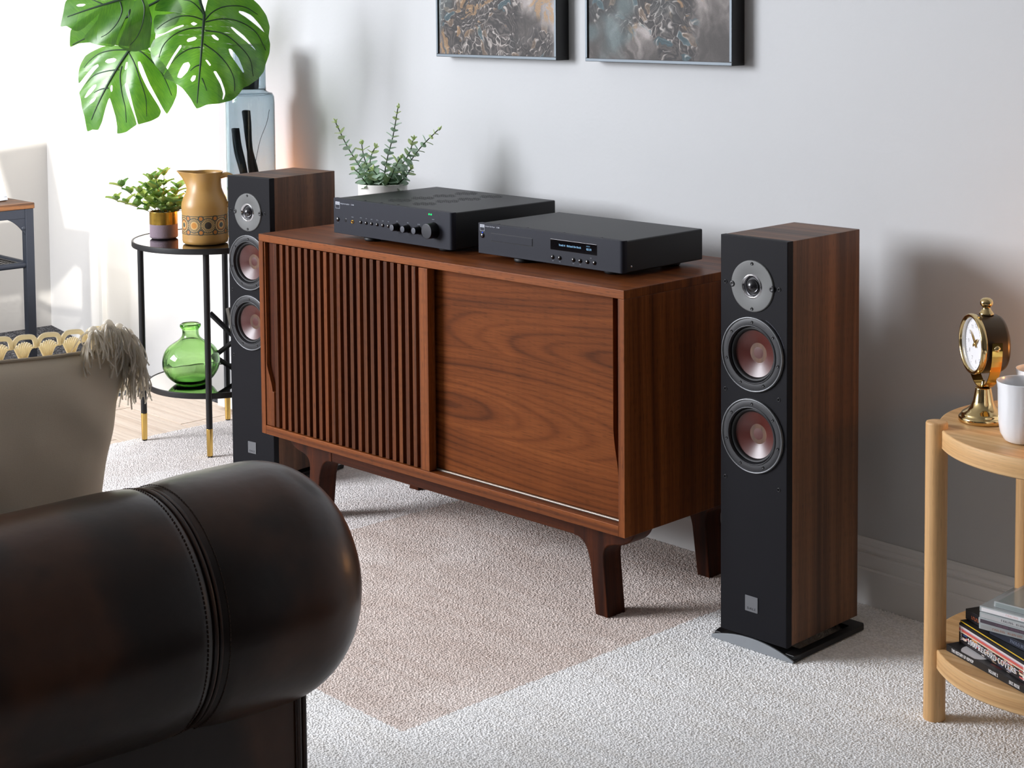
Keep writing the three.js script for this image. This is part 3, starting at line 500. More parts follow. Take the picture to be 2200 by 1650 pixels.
// ---------------------------------------------------------------- glass topped side table and what stands on it
{
  const s = thing('round_side_table', 'round black two-tier glass side table with brass-tipped legs', 'table', [-1.904, 0, 0.252]);
  const rim = (r, y0, y1) => lathe([[r - 0.006, y0], [r - 0.001, y0], [r, y0 + 0.0015], [r, y1 - 0.0015], [r - 0.001, y1], [r - 0.004, y1], [r - 0.006, y1 - 0.002], [r - 0.006, y0]], 96);
  part('table_top', lathe([[0, 0.5905], [0.229, 0.5905], [0.2295, 0.592], [0.2295, 0.5975], [0.2285, 0.5985], [0, 0.5985]], 96), M.blackGlass, s, 'black glass top');
  part('rim', rim(0.235, 0.5835, 0.6), M.blackMetal, s);
  part('shelf', lathe([[0, 0.171], [0.194, 0.171], [0.1945, 0.1725], [0.1945, 0.1785], [0.1935, 0.1795], [0, 0.1795]], 96), M.blackGlass, s, 'black glass shelf');
  part('rim', rim(0.20, 0.1645, 0.181), M.blackMetal, s);
  for (const a of [38.5, 127, 222, 308]) {
    const t = a * Math.PI / 180, x = Math.cos(t) * 0.2115, z = Math.sin(t) * 0.2115;
    const g = cyl(0.009, 0.009, 0.503, 20); g.translate(x, 0.082 + 0.2515, z); const l = part('leg', g, M.blackMetal, s);
    const b = lathe([[0, 0.004], [0.0078, 0.004], [0.0082, 0.006], [0.0094, 0.0815], [0.009, 0.083], [0, 0.083]], 20); b.translate(x, 0, z); part('brass_tip', b, M.brassSatin, l, 'brass leg tip');
    const f = cyl(0.007, 0.007, 0.004, 16); f.translate(x, 0.002, z); part('foot_pad', f, M.rubber, l);
  }
}
// leaf: an oval blade along +y, cupped
function bladeGeo(L, W, { cup = 0.25, bend = 0.25, tip = 1, nl = 6, nw = 4, point = 0.6 } = {}) {
  const pos_ = [], uv = [], ix = [];
  for (let i = 0; i <= nl; i++) for (let j = 0; j <= nw; j++) { const t = i / nl, u = j / nw * 2 - 1, w = W / 2 * Math.pow(Math.sin(Math.PI * Math.pow(t * 0.97 + 0.015, point)), 0.75); pos_.push(u * w, t * L, cup * W * u * u - bend * L * t * t); uv.push(j / nw, t); }
  for (let i = 0; i < nl; i++) for (let j = 0; j < nw; j++) { const a = i * (nw + 1) + j; ix.push(a, a + 1, a + nw + 1, a + 1, a + nw + 2, a + nw + 1); }
  const g = new THREE.BufferGeometry(); g.setAttribute('position', new THREE.Float32BufferAttribute(pos_, 3)); g.setAttribute('uv', new THREE.Float32BufferAttribute(uv, 2)); g.setIndex(ix); g.computeVertexNormals(); return g;
}
const UP = V(0, 1, 0);
function placeLeaf(parent, geo, mat, at, dir, up, scale = 1) { // +y of the blade along dir, its face towards up
  const m = part('leaf', geo, mat, parent), d = dir.clone().normalize(), z = up.clone().addScaledVector(d, -up.dot(d)).normalize(), x = d.clone().cross(z);
  m.quaternion.setFromRotationMatrix(new THREE.Matrix4().makeBasis(x, d, z)); m.position.copy(at); m.scale.setScalar(scale); return m;
}
{
  const p = thing('potted_plant', 'small leafy yellow green plant in a gold and mauve pot', 'plant', [-2.002, 0.5999, 0.358]);
  part('pot', lathe([[0, 0], [0.036, 0], [0.0405, 0.003], [0.041, 0.006], [0.041, 0.042]], 48), M.mauve, p, 'mauve concrete lower half');
  part('pot_band', lathe([[0.041, 0.042], [0.0412, 0.0425], [0.0412, 0.078], [0.0405, 0.0792], [0.0385, 0.0792], [0.038, 0.06]], 48), std({ color: 0xc9a248, roughness: 0.38, metalness: 0.9, roughnessMap: brushed }), p, 'brushed gold upper band');
  part('soil', lathe([[0.0385, 0.066], [0.02, 0.07], [0, 0.071]], 32), M.soil, p);
  const R = rng(14), geos = [bladeGeo(0.034, 0.026, { cup: 0.2, bend: 0.2 }), bladeGeo(0.040, 0.022, { cup: 0.25, bend: 0.35 })], mats = [0xa4c25c, 0x86ad56, 0xbccf70, 0x74a054].map((c) => leafMat(c, 0.45));
  for (let k = 0; k < 17; k++) {
    const a = k * 2.4 + R() * 0.5, lean = k === 0 ? 0.08 : 0.3 + 1.0 * R(), L = (k === 0 ? 0.118 : 0.085 + 0.045 * R());
    const wide = k === 1 || k === 6, aw = 2.32 + (k === 1 ? 0.1 : -0.25);   // two sprays reaching towards the window side
    const d = wide ? V(Math.cos(aw) * Math.sin(k === 1 ? 0.85 : 1.15), Math.cos(k === 1 ? 0.85 : 1.15), Math.sin(aw) * Math.sin(1)) : V(Math.cos(a) * Math.sin(lean), Math.cos(lean), Math.sin(a) * Math.sin(lean)), b = V(d.x * 0.02, 0.068, d.z * 0.02), pts = [];
    for (let i = 0; i <= 4; i++) pts.push(b.clone().addScaledVector(d, (wide ? 0.135 : d.x > 0.35 ? L * 0.6 : L) * i / 4).add(V(0, -0.02 * lean * (i / 4) ** 2, 0)));
    part('stem', tube(pts, 0.0011, 8, 5), M.stem, p);
    for (let i = 1; i <= 4; i++) for (let m = 0; m < (i === 4 ? 4 : 3); m++) {
      const th = m * 2.1 + i + R(), q = V(Math.cos(th), 0.35 + 0.5 * R(), Math.sin(th)).addScaledVector(d, 0.6);
      placeLeaf(p, geos[m % 2], mats[Math.floor(R() * 4)], pts[i], q, UP, 0.75 + 0.4 * R());
    }
  }
}
{
  const band = canvasTex(1536, 208, (g, w, h) => {
    g.fillStyle = '#c39a58'; g.fillRect(0, 0, w, h); g.fillStyle = '#45463a'; g.fillRect(0, 4, w, 200); g.fillStyle = '#b98f50'; g.fillRect(0, 12, w, 184);
    const n = 10, st = w / n;
    for (let k = 0; k < n; k++) { const x = (k + 0.5) * st, y = h / 2, disc = (r, c, dx = 0, dy = 0) => { g.fillStyle = c; g.beginPath(); g.arc(x + dx, y + dy, r, 0, 7); g.fill(); };
      for (const dy of [-74, 74]) { disc(34, '#45463a', st / 2, dy); disc(20, '#b8742e', st / 2, dy); } }
    for (let k = 0; k < n; k++) { const x = (k + 0.5) * st, y = h / 2, disc = (r, c) => { g.fillStyle = c; g.beginPath(); g.arc(x, y, r, 0, 7); g.fill(); };
      disc(82, '#43443a'); disc(73, '#d2ad6c');
      if (k % 3 === 0) { disc(62, '#43443a'); disc(54, '#b8742e'); disc(40, '#d2ad6c'); disc(26, '#4a5048'); }
      else { g.strokeStyle = '#43443a'; g.lineWidth = 8; for (let q = 0; q < 24; q++) { const a = q / 24 * 6.2832; g.beginPath(); g.moveTo(x + Math.cos(a) * 44, y + Math.sin(a) * 44); g.lineTo(x + Math.cos(a) * 72, y + Math.sin(a) * 72); g.stroke(); } disc(k % 3 === 1 ? 42 : 40, k % 3 === 1 ? '#d2ad6c' : '#43443a'); disc(32, k % 3 === 1 ? '#c9862e' : '#3a3228'); }
    }
  });
  band.wrapS = THREE.RepeatWrapping;
  const p = thing('pottery_jug', 'mustard pottery jug with a band of printed sunbursts', 'jug', [-1.829, 0.5999, 0.3265], -2.32);
  const prof = [[0, 0.0], [0.058, 0.0], [0.0635, 0.003], [0.0655, 0.010], [0.0648, 0.014], [0.0655, 0.018], [0.0652, 0.024], [0.0652, 0.088], [0.0662, 0.092], [0.0655, 0.096], [0.0665, 0.104], [0.0655, 0.116], [0.061, 0.130], [0.0535, 0.145], [0.049, 0.158], [0.0475, 0.172], [0.048, 0.186], [0.051, 0.199], [0.0535, 0.2035], [0.053, 0.2055], [0.0505, 0.204], [0.047, 0.196], [0.0435, 0.175], [0.046, 0.15], [0.06, 0.118], [0.0605, 0.02], [0, 0.012]];
  const g = lathe(prof, 96), q = g.attributes.position;
  for (let i = 0; i < q.count; i++) { const x = q.getX(i), y = q.getY(i), z = q.getZ(i), a = Math.atan2(z, x), f = sstep(0.150, 0.206, y); const k = Math.exp(-(a * a) / 0.22) * f; const r = Math.hypot(x, z); if (r > 1e-5) { const s = 1 + k * 0.48 - 0.12 * f * Math.exp(-((Math.abs(a) - 0.85) ** 2) / 0.1); q.setX(i, x * s); q.setZ(i, z * s); q.setY(i, y + k * 0.004); } }
  g.computeVertexNormals(); part('body', g, M.mustard, p);
  part('pattern_band', (() => { const c = new THREE.CylinderGeometry(0.0656, 0.0656, 0.056, 96, 1, true); c.translate(0, 0.057, 0); return c; })(), phys({ map: band, roughness: 0.42, clearcoat: 0.25, clearcoatRoughness: 0.3 }), p, 'printed band of brown and orange sun discs');
  const hp = [[-0.048, 0.192, 0], [-0.066, 0.196, 0], [-0.088, 0.182, 0], [-0.097, 0.152, 0], [-0.090, 0.125, 0], [-0.062, 0.108, 0]].map((v) => V(...v));
  const hg = new THREE.TubeGeometry(new THREE.CatmullRomCurve3(hp), 40, 0.0075, 12); { const a = hg.attributes.position; for (let i = 0; i < a.count; i++) a.setZ(i, a.getZ(i) * 1.6); hg.computeVertexNormals(); } part('handle', hg, M.mustard, p);
}
{ // smoky bottle vase with dark driftwood
  const v = thing('tall_glass_vase', 'tall smoky clear glass bottle vase behind the left speaker', 'vase', [-1.847, 0.5999, 0.153]);
  part('glass_body', lathe([[0, 0.0], [0.064, 0.0], [0.0705, 0.006], [0.0725, 0.03], [0.0725, 0.395], [0.0715, 0.412], [0.066, 0.4225], [0.054, 0.426], [0.0485, 0.430], [0.048, 0.445], [0.048, 0.555], [0.0505, 0.562], [0.0490, 0.565], [0.0455, 0.555], [0.0452, 0.43], [0.052, 0.4225], [0.064, 0.4195], [0.0685, 0.411], [0.0697, 0.395], [0.0697, 0.03], [0.067, 0.012], [0.06, 0.008], [0, 0.008]], 96), M.smokyGlass, v);
  const wood = (pts, label, name = 'driftwood_piece') => { const ps = pts.map((p) => V(p[0], p[1], p[2])), c = new THREE.CatmullRomCurve3(ps), n = 24, g = new THREE.TubeGeometry(c, n, 1, 10), a = g.attributes.position; for (let i = 0; i <= n; i++) { const t = i / n, o = c.getPointAt(t); const k = t * (pts.length - 1), lo = Math.min(pts.length - 2, Math.floor(k)), r = mix(pts[lo][3], pts[lo + 1][3], k - lo); for (let j = 0; j <= 10; j++) { const id = i * 11 + j, jit = r * (0.9 + 0.25 * noise(j * 0.9, t * 7, pts.length)); a.setXYZ(id, o.x + (a.getX(id) - o.x) * jit, o.y + (a.getY(id) - o.y) * jit, o.z + (a.getZ(id) - o.z) * jit); } } g.computeVertexNormals();
    const o = thing(name, label, 'driftwood', [-1.847, 0.5999, 0.153]); part('piece', g, M.driftwood, o); const e = new THREE.SphereGeometry(pts.at(-1)[3] * 0.97, 10, 6); e.scale(1, 0.25, 1); e.translate(...pts.at(-1).slice(0, 3)); part('cut_end', e, M.driftwood, o); return o; };
  // image right is roughly (0.68, 0, -0.73)
  const at = (u, y, d, r) => [0.681 * u + 0.731 * d, y, -0.732 * u + 0.679 * d, r];
  wood([at(0.024, 0.012, 0.0, 0.03), at(0.016, 0.12, 0, 0.03), at(0.008, 0.185, 0, 0.024), at(0.000, 0.235, 0, 0.0145), at(-0.006, 0.285, 0, 0.0095), at(-0.009, 0.34, 0, 0.0105), at(-0.012, 0.37, 0, 0.0122)], 'taller dark driftwood stick flaring at the bottom inside the glass vase');
  wood([at(0.004, 0.012, 0.042, 0.011), at(-0.006, 0.12, 0.038, 0.011), at(-0.016, 0.19, 0.030, 0.0112), at(-0.032, 0.25, 0.018, 0.0125), at(-0.044, 0.318, 0.008, 0.0115)], 'shorter dark driftwood stick leaning left inside the glass vase');
  const tw = tag(part('twig', tube([at(0.0, 0.012, -0.04), at(0.004, 0.18, -0.036), at(0.024, 0.28, -0.030), at(0.046, 0.335, -0.026), at(0.054, 0.372, -0.024)].map((p) => p.slice(0, 3)), 0.0008, 30, 5), M.driftwood, scene), 'thin dark twig curving up inside the glass vase', 'twig'); tw.position.set(-1.847, 0.5999, 0.153);
  const cp = thing('black_ornament_cap', 'dark fitting with a pale disc inside the neck of the glass vase', 'ornament', [-1.847, 1.0285, 0.153]);
  part('block', (() => { const g = cyl(0.024, 0.028, 0.05, 10); g.translate(0.004, 0.03, 0); return g; })(), M.driftwood, cp);
  part('disc', (() => { const g = new THREE.SphereGeometry(0.023, 24, 16); g.scale(1, 1, 0.6); g.translate(0.012, 0.075, 0.004); return g; })(), std({ color: 0x8d9088, roughness: 0.6 }), cp);
}
{ // little glowing globe behind the jug
  const L = thing('globe_lamp', 'small warm glowing globe lamp behind the jug handle', 'lamp', [-1.955, 0.5999, 0.140]);
  part('lamp_base', lathe([[0, 0], [0.03, 0], [0.031, 0.004], [0.022, 0.012], [0.014, 0.03], [0.013, 0.05], [0, 0.05]], 32), M.brassSatin, L);
  part('lamp_globe', (() => { const g = new THREE.SphereGeometry(0.038, 32, 20); g.translate(0, 0.094, 0); return g; })(), std({ color: 0xfff0d8, emissive: 0xffb45a, emissiveIntensity: 3, roughness: 0.6 }), L, 'glowing warm globe');
  const pl = new THREE.PointLight(0xff9a44, 0.17, 0, 2); pl.position.set(0, 0.094, 0); pl.castShadow = true; pl.shadow.radius = 2; L.add(pl);
}
{ // green bubble vase on the lower shelf
  const v = thing('green_glass_vase', 'round green glass bottle vase on the lower glass shelf', 'vase', [-1.904, 0.1812, 0.336]);
  const o = [[0.0, 0.0], [0.040, 0.0], [0.050, 0.004], [0.066, 0.018], [0.079, 0.040], [0.083, 0.062], [0.079, 0.086], [0.066, 0.106], [0.048, 0.119], [0.034, 0.128], [0.026, 0.137], [0.0235, 0.148], [0.0245, 0.158], [0.0285, 0.163], [0.0305, 0.168], [0.0295, 0.173], [0.0265, 0.1745]];
  const inn = [[0.0225, 0.172], [0.0205, 0.160], [0.0195, 0.148], [0.0220, 0.136], [0.030, 0.126], [0.0445, 0.1155], [0.062, 0.103], [0.0745, 0.085], [0.0785, 0.062], [0.0745, 0.042], [0.062, 0.022], [0.047, 0.011], [0.0, 0.009]];
  const cr = (list, n) => new THREE.CatmullRomCurve3(list.map((p) => V(p[0], p[1], 0))).getPoints(n).map((p) => [Math.max(0, p.x), p.y]);
  const g = lathe([...cr(o, 60), ...cr(inn, 50)], 72), q = g.attributes.position;
  for (let i = 0; i < q.count; i++) { const x = q.getX(i), y = q.getY(i), z = q.getZ(i), a = Math.atan2(z, x), b = sstep(0.125, 0.1, y) * sstep(0.0, 0.02, y), f = 1 + b * (0.010 * Math.sin(a * 4 + 1) + 0.006 * Math.sin(a * 9 + y * 60)); q.setX(i, x * f); q.setZ(i, z * f); }
  g.computeVertexNormals(); part('glass', g, M.greenGlass, v);
}
{ // dark angular ornament on the shelf
  const o = thing('angular_ornament', 'dark angular knot ornament on the glass shelf behind the green vase', 'ornament', [-1.889, 0.1812, 0.206]);
  const u = (a, y, d = 0) => V(0.681 * a + 0.731 * d, y, -0.732 * a + 0.679 * d);
  const bar = (name, a, b, w, mat) => { const d = b.clone().sub(a), g = new RoundedBoxGeometry(w, d.length(), w, 2, 0.002); g.applyQuaternion(new THREE.Quaternion().setFromUnitVectors(UP, d.clone().normalize())); const c = a.clone().add(b).multiplyScalar(0.5); g.translate(c.x, c.y, c.z); return part(name, g, mat, o); };
  const chain = std({ color: 0x2a2a2c, roughness: 0.6, bumpMap: weave, bumpScale: 0.002 });
  bar('arm', u(-0.062, 0.190), u(0.016, 0.112), 0.0125, M.driftwood);
  bar('arm', u(0.018, 0.112), u(-0.055, 0.058), 0.0115, chain);
  bar('arm', u(-0.052, 0.060), u(0.03, 0.006), 0.0115, chain);
  bar('arm', u(-0.004, 0.206, 0.004), u(0.014, 0.112, 0.004), 0.016, std({ color: 0x5a554e, roughness: 0.8 }));
}

// ---------------------------------------------------------------- succulent on the sideboard
{
  const p = thing('potted_succulent', 'grey green succulent with long leafy stems in a white pot on the sideboard', 'plant', [-1.083, 0.7139, 0.267]);
  part('pot', lathe([[0, 0.0], [0.052, 0], [0.058, 0.003], [0.0625, 0.02], [0.0635, 0.1085], [0.063, 0.1105], [0.0595, 0.1105], [0.059, 0.1085], [0.058, 0.09]], 56), M.ceramic, p, 'plain white pot');
  part('soil', lathe([[0.0585, 0.097], [0.03, 0.102], [0, 0.104]], 32), M.soil, p);
  const R = rng(33), geo = bladeGeo(0.0255, 0.0235, { cup: 0.10, bend: 0.14, point: 0.8 }), small = bladeGeo(0.018, 0.013, { cup: 0.25, bend: 0.2, point: 0.75 });
  const mats = [0xb6ccb8, 0xa4c0a6, 0x94b292, 0xb8cc9e].map((c) => leafMat(c, 0.3, 0.75)), tips = [0xc6d89a, 0xb6cc8a].map((c) => leafMat(c, 0.4, 0.7));
  const u = (a, y, d) => V(0.681 * a + 0.731 * d, y, -0.732 * a + 0.679 * d);   // a to the image's right, d towards the camera
  const stems = [
    [u(-0.028, 0.10, 0), u(-0.055, 0.15, 0.01), u(-0.088, 0.205, 0.01), u(-0.119, 0.268, 0.0)], [u(0.0, 0.10, 0), u(0.012, 0.17, 0), u(0.028, 0.23, 0), u(0.042, 0.305, 0)],
    [u(0.028, 0.10, 0.0), u(0.065, 0.155, 0.0), u(0.098, 0.2, 0), u(0.146, 0.248, 0)], [u(0.02, 0.10, 0.02), u(0.045, 0.15, 0.03), u(0.072, 0.19, 0.03), u(0.082, 0.225, 0.03)],
    [u(-0.015, 0.10, 0.02), u(-0.03, 0.14, 0.03), u(-0.045, 0.185, 0.035), u(-0.05, 0.215, 0.03)], [u(0.012, 0.10, 0.03), u(0.026, 0.13, 0.045), u(0.036, 0.155, 0.05), u(0.05, 0.18, 0.05)],
    [u(-0.02, 0.10, -0.02), u(-0.035, 0.14, -0.03), u(-0.03, 0.18, -0.03), u(-0.02, 0.2, -0.03)], [u(0.0, 0.1, 0.02), u(-0.008, 0.125, 0.04), u(-0.012, 0.14, 0.055), u(-0.02, 0.15, 0.06)],
    [u(-0.03, 0.1, 0.02), u(-0.045, 0.12, 0.03), u(-0.058, 0.14, 0.035), u(-0.07, 0.15, 0.035)], [u(0.03, 0.1, 0.02), u(0.05, 0.118, 0.03), u(0.062, 0.13, 0.03), u(0.075, 0.15, 0.03)],
  ];
  stems.forEach((pts, si) => {
    const c = new THREE.CatmullRomCurve3(pts), L = c.getLength(); part('stem', tube(pts, 0.0014, 14, 6), M.stem, p);
    const n = Math.max(3, Math.round(L / 0.0165));
    for (let i = 0; i <= n; i++) { const t = (i + 0.4) / (n + 0.6), o = c.getPointAt(Math.min(1, t)), d = c.getTangentAt(Math.min(1, t)); const th0 = i * 1.571 + si;
      const e1 = d.clone().cross(V(0.3, 0.2, 1)).normalize(), e2 = d.clone().cross(e1);
      const tall = si < 3, sz = tall ? mix(1.1, 0.62, t) : mix(1.3, 0.8, t);
      for (const th of [th0, th0 + Math.PI]) { const out = e1.clone().multiplyScalar(Math.cos(th)).addScaledVector(e2, Math.sin(th)); placeLeaf(p, t > 0.9 ? small : geo, t > 0.8 ? tips[i % 2] : mats[Math.floor(R() * 4)], o, out.clone().addScaledVector(d, t > 0.85 ? 1.1 : 0.5 + 0.3 * R()), d, sz * (0.85 + 0.3 * R())); }
      if (i === n) placeLeaf(p, small, tips[0], o, d, e1, 0.8);
    }
  });
}

// ---------------------------------------------------------------- swiss cheese plant hanging into the frame at the upper left
{
  const p = thing('monstera_plant', 'large glossy green cheese plant leaves hanging at the upper left', 'plant', [-1.72, 1.72, 0.62]);
  const PX = 1 / 4.583, leafTex = dataTex(512, 512, (a, b) => { const s = noise(a * 10, b * 170, 3) * 0.6 + noise(a * 30, b * 420, 4) * 0.4, m = fbm(a * 5, b * 5, 6, 3); return mix3([50, 108, 32], [118, 172, 42], clamp(s * 0.55 + m * 0.6 - 0.1)); }, { wrap: THREE.MirroredRepeatWrapping, rep: [4, 4] });
  const lm = phys({ map: leafTex, roughness: 0.38, transmission: 0.36, thickness: 0, side: THREE.DoubleSide, clearcoat: 0.3, clearcoatRoughness: 0.25 });
  const vein = std({ color: 0x1f3a24, roughness: 0.5 });
  const Q = new THREE.Quaternion().setFromEuler(new THREE.Euler(-0.07, 0.8226, -0.008, 'YXZ'));
  const right = V(1, 0, 0).applyQuaternion(Q), up = V(0, 1, 0).applyQuaternion(Q), fwd = V(0, 0, -1).applyQuaternion(Q), eye = V(2.33899, 1.30561, 2.98743);
  const tess = new TessellateModifier(0.014, 6);
  // outline drawn on the leaf's own flat pattern (units of the pattern, y down), base and tip of the midrib, distance at which the leaf hangs
  function leaf(name, depth, outline, holes, base, tip, veins, { roll = 0.9, droop = 0.35, tiltX = 0.25, tiltY = 0 }) {
    const k = PX * depth / FOCAL, P = (q) => new THREE.Vector2((q[0] - base[0]) * k, -(q[1] - base[1]) * k);
    const sm = (list, n) => { const c = new THREE.CatmullRomCurve3(list.map((q) => { const a = P(q); return V(a.x, a.y, 0); }), true, 'catmullrom', 0.25); return c.getPoints(n).map((v) => new THREE.Vector2(v.x, v.y)); };
    const shape = new THREE.Shape(sm(outline, outline.length * 5)); for (const h of holes) shape.holes.push(new THREE.Path(sm(h, 18)));
    let g = tess.modify(strip(new THREE.ShapeGeometry(shape)));
    const t = P(tip), L = t.length(), ax = t.clone().normalize(), pr = new THREE.Vector2(-ax.y, ax.x);
    const bend = (x, y) => { const s = x * ax.x + y * ax.y, w = x * pr.x + y * pr.y; return [x, y, -roll * w * w / L - droop * Math.max(0, s) * s / L + 0.010 * Math.sin(Math.abs(w) * 46 - s * 26) * clamp(Math.abs(w) * 14)]; };
    const a = g.attributes.position; for (let i = 0; i < a.count; i++) { const b = bend(a.getX(i), a.getY(i)); a.setXYZ(i, ...b); }
    { const uv = g.attributes.uv; for (let i = 0; i < a.count; i++) { const x = a.getX(i), y = a.getY(i); const s = x * ax.x + y * ax.y, w = Math.abs(x * pr.x + y * pr.y); uv.setXY(i, (w * 0.9 + s * 0.4) * 1.6, (s - w * 0.5) * 1.2); } }
    g.deleteAttribute('normal'); const gm = (function () { const idx = new Map(), pos_ = [], uv = [], ix = []; for (let i = 0; i < a.count; i++) { const key = a.getX(i).toFixed(5) + ',' + a.getY(i).toFixed(5); if (!idx.has(key)) { idx.set(key, pos_.length / 3); pos_.push(a.getX(i), a.getY(i), a.getZ(i)); uv.push(g.attributes.uv.getX(i), g.attributes.uv.getY(i)); } ix.push(idx.get(key)); } const o = new THREE.BufferGeometry(); o.setAttribute('position', new THREE.Float32BufferAttribute(pos_, 3)); o.setAttribute('uv', new THREE.Float32BufferAttribute(uv, 2)); o.setIndex(ix); o.computeVertexNormals(); return o; })();
    const m = part('leaf', gm, lm, p, name);
    const sx = ((120 + base[0] * PX) - 1100) / FOCAL * depth, sy = -((base[1] * PX) - 244.31) / FOCAL * depth;
    m.position.copy(eye).addScaledVector(right, sx).addScaledVector(up, sy).addScaledVector(fwd, depth).sub(p.position);
    m.quaternion.copy(Q).multiply(new THREE.Quaternion().setFromEuler(new THREE.Euler(tiltX, tiltY, 0)));
    const line = (pts, r0, r1) => { const c = new THREE.CatmullRomCurve3(pts.map((q) => { const b = P(q), z = bend(b.x, b.y); return V(z[0], z[1], z[2] + 0.0008); })), n = 22, ps = c.getPoints(n).map((v) => { const z = bend(v.x, v.y); return V(v.x, v.y, z[2] + 0.0004); }); const tg = new THREE.TubeGeometry(new THREE.CatmullRomCurve3(ps), n, 1, 6), q = tg.attributes.position; for (let i = 0; i <= n; i++) { const o = new THREE.CatmullRomCurve3(ps).getPointAt(i / n), r = mix(r0, r1, i / n); for (let j = 0; j <= 6; j++) { const id = i * 7 + j; q.setXYZ(id, o.x + (q.getX(id) - o.x) * r, o.y + (q.getY(id) - o.y) * r, o.z + (q.getZ(id) - o.z) * r * 0.6); } } return tg; };
    part('midrib', line([base, [mix(base[0], tip[0], 0.5) + 4, mix(base[1], tip[1], 0.5)], tip], 0.0046, 0.0014), vein, m);
    for (const v of veins) part('vein', line(v, 0.0021, 0.0010), vein, m);
    // stalk up to the hanging pot
    const b = m.position.clone(), mid = b.clone().lerp(V(0, 0.06, 0), 0.5).add(V(0, 0.06, 0));
    part('stalk', tube([b, mid, V(b.x * 0.1, 0.10, b.z * 0.1)], 0.004, 20, 8), vein, p);
  }
  leaf('broad split leaf at the right of the plant', 4.62,
    [[1390, 1050], [1490, 1014], [1600, 1000], [1650, 985], [1735, 955], [1800, 900], [1848, 838], [1900, 812], [1980, 745], [2040, 660], [2058, 588], [2095, 480], [2103, 390], [2088, 318], [2096, 220], [2062, 110], [1990, 15], [1880, -70], [1740, -120], [1600, -110], [1510, -50], [1478, 60], [1464, 140], [1446, 60], [1420, -60], [1330, -110], [1180, -100], [1060, -50], [985, 30], [972, 90], [1090, 100], [1180, 118], [1090, 128], [985, 132], [955, 190], [968, 290], [990, 326], [1080, 316], [1180, 272], [1258, 250], [1262, 262], [1200, 286], [1100, 320], [1010, 350], [960, 376], [926, 450], [940, 550], [995, 650], [1060, 712], [1092, 655], [1150, 558], [1224, 450], [1243, 446], [1237, 470], [1172, 560], [1108, 670], [1062, 745], [1150, 788], [1250, 855], [1330, 955]],
    [[[1296, 400], [1310, 380], [1370, 362], [1392, 376], [1370, 396], [1310, 412]], [[1334, 236], [1360, 220], [1394, 236], [1364, 254]], [[1200, 745], [1225, 680], [1262, 620], [1310, 606], [1328, 640], [1300, 700], [1240, 756]], [[1334, 776], [1356, 738], [1384, 738], [1376, 776], [1350, 796]], [[1556, 696], [1580, 690], [1626, 760], [1660, 850], [1668, 900], [1650, 955], [1640, 950], [1648, 900], [1620, 810]], [[1478, 588], [1496, 586], [1530, 630], [1516, 638]], [[1534, 346], [1560, 340], [1606, 378], [1598, 394], [1560, 378]], [[1702, 476], [1730, 476], [1800, 560], [1850, 680], [1846, 700], [1780, 610], [1720, 530]], [[1720, 262], [1744, 258], [1850, 330], [1950, 440], [1956, 456], [1880, 392], [1780, 320]], [[1796, 84], [1840, 88], [1920, 124], [2000, 210], [2046, 280], [1960, 212], [1860, 140], [1798, 104]]],
    [1464, 140], [1395, 1000],
    [[[1462, 200], [1350, 165], [1200, 165], [1060, 220], [990, 270]], [[1456, 270], [1300, 290], [1150, 360], [1060, 450], [1020, 560]], [[1446, 462], [1320, 480], [1210, 545], [1140, 620]], [[1440, 630], [1380, 650], [1330, 690]], [[1470, 185], [1440, 120], [1340, 20], [1200, -20]], [[1470, 200], [1540, 120], [1680, 50], [1840, 40], [1980, 110]], [[1476, 215], [1620, 185], [1800, 190], [1960, 280], [2060, 450]], [[1474, 300], [1640, 325], [1800, 430], [1910, 560], [1940, 720]], [[1462, 430], [1580, 510], [1700, 640], [1755, 760], [1760, 870]], [[1444, 760], [1470, 820], [1490, 880]]], { roll: 0.55, droop: 0.25, tiltX: -0.10, tiltY: 0.12 });
  leaf('lower split leaf at the left of the plant', 4.75,
    [[204, 1205], [270, 1204], [346, 1216], [400, 1150], [450, 1040], [490, 958], [508, 944], [524, 1010], [540, 1110], [538, 1200], [530, 1252], [640, 1248], [725, 1218], [762, 1196], [756, 1130], [720, 1000], [690, 900], [676, 830], [694, 812], [716, 850], [742, 960], [772, 1150], [782, 1196], [880, 1158], [960, 1108], [986, 1060], [970, 1010], [900, 870], [840, 710], [824, 628], [846, 622], [874, 680], [922, 830], [1002, 1020], [1040, 1080], [1110, 1005], [1160, 920], [1172, 830], [1120, 730], [1040, 610], [960, 540], [900, 470], [830, 440], [735, 478], [600, 440], [420, 424], [250, 434], [172, 452], [146, 520], [140, 640], [134, 742], [230, 684], [330, 618], [382, 602], [388, 622], [330, 662], [225, 742], [150, 800], [120, 830], [158, 950], [196, 1070]],
    [[[464, 586], [490, 566], [560, 560], [590, 576], [570, 598], [500, 606]], [[194, 886], [240, 830], [310, 790], [352, 790], [350, 816], [290, 866], [220, 896]], [[272, 960], [296, 932], [344, 916], [354, 928], [330, 954], [290, 970]], [[520, 850], [532, 824], [545, 830], [540, 876], [526, 886]], [[680, 680], [694, 618], [712, 614], [708, 668], [690, 688]]],
    [735, 480], [275, 1115],
    [[[716, 490], [560, 484], [380, 506], [270, 560], [214, 610]], [[620, 684], [470, 680], [320, 700], [220, 756]], [[500, 850], [420, 850], [330, 868]], [[720, 520], [790, 640], [850, 820], [876, 960], [862, 1120]], [[650, 650], [630, 740], [640, 920], [662, 1040], [652, 1170]], [[790, 480], [900, 560], [1020, 700], [1080, 830], [1110, 920]]], { roll: 0.5, droop: 0.3, tiltX: -0.3, tiltY: -0.18 });
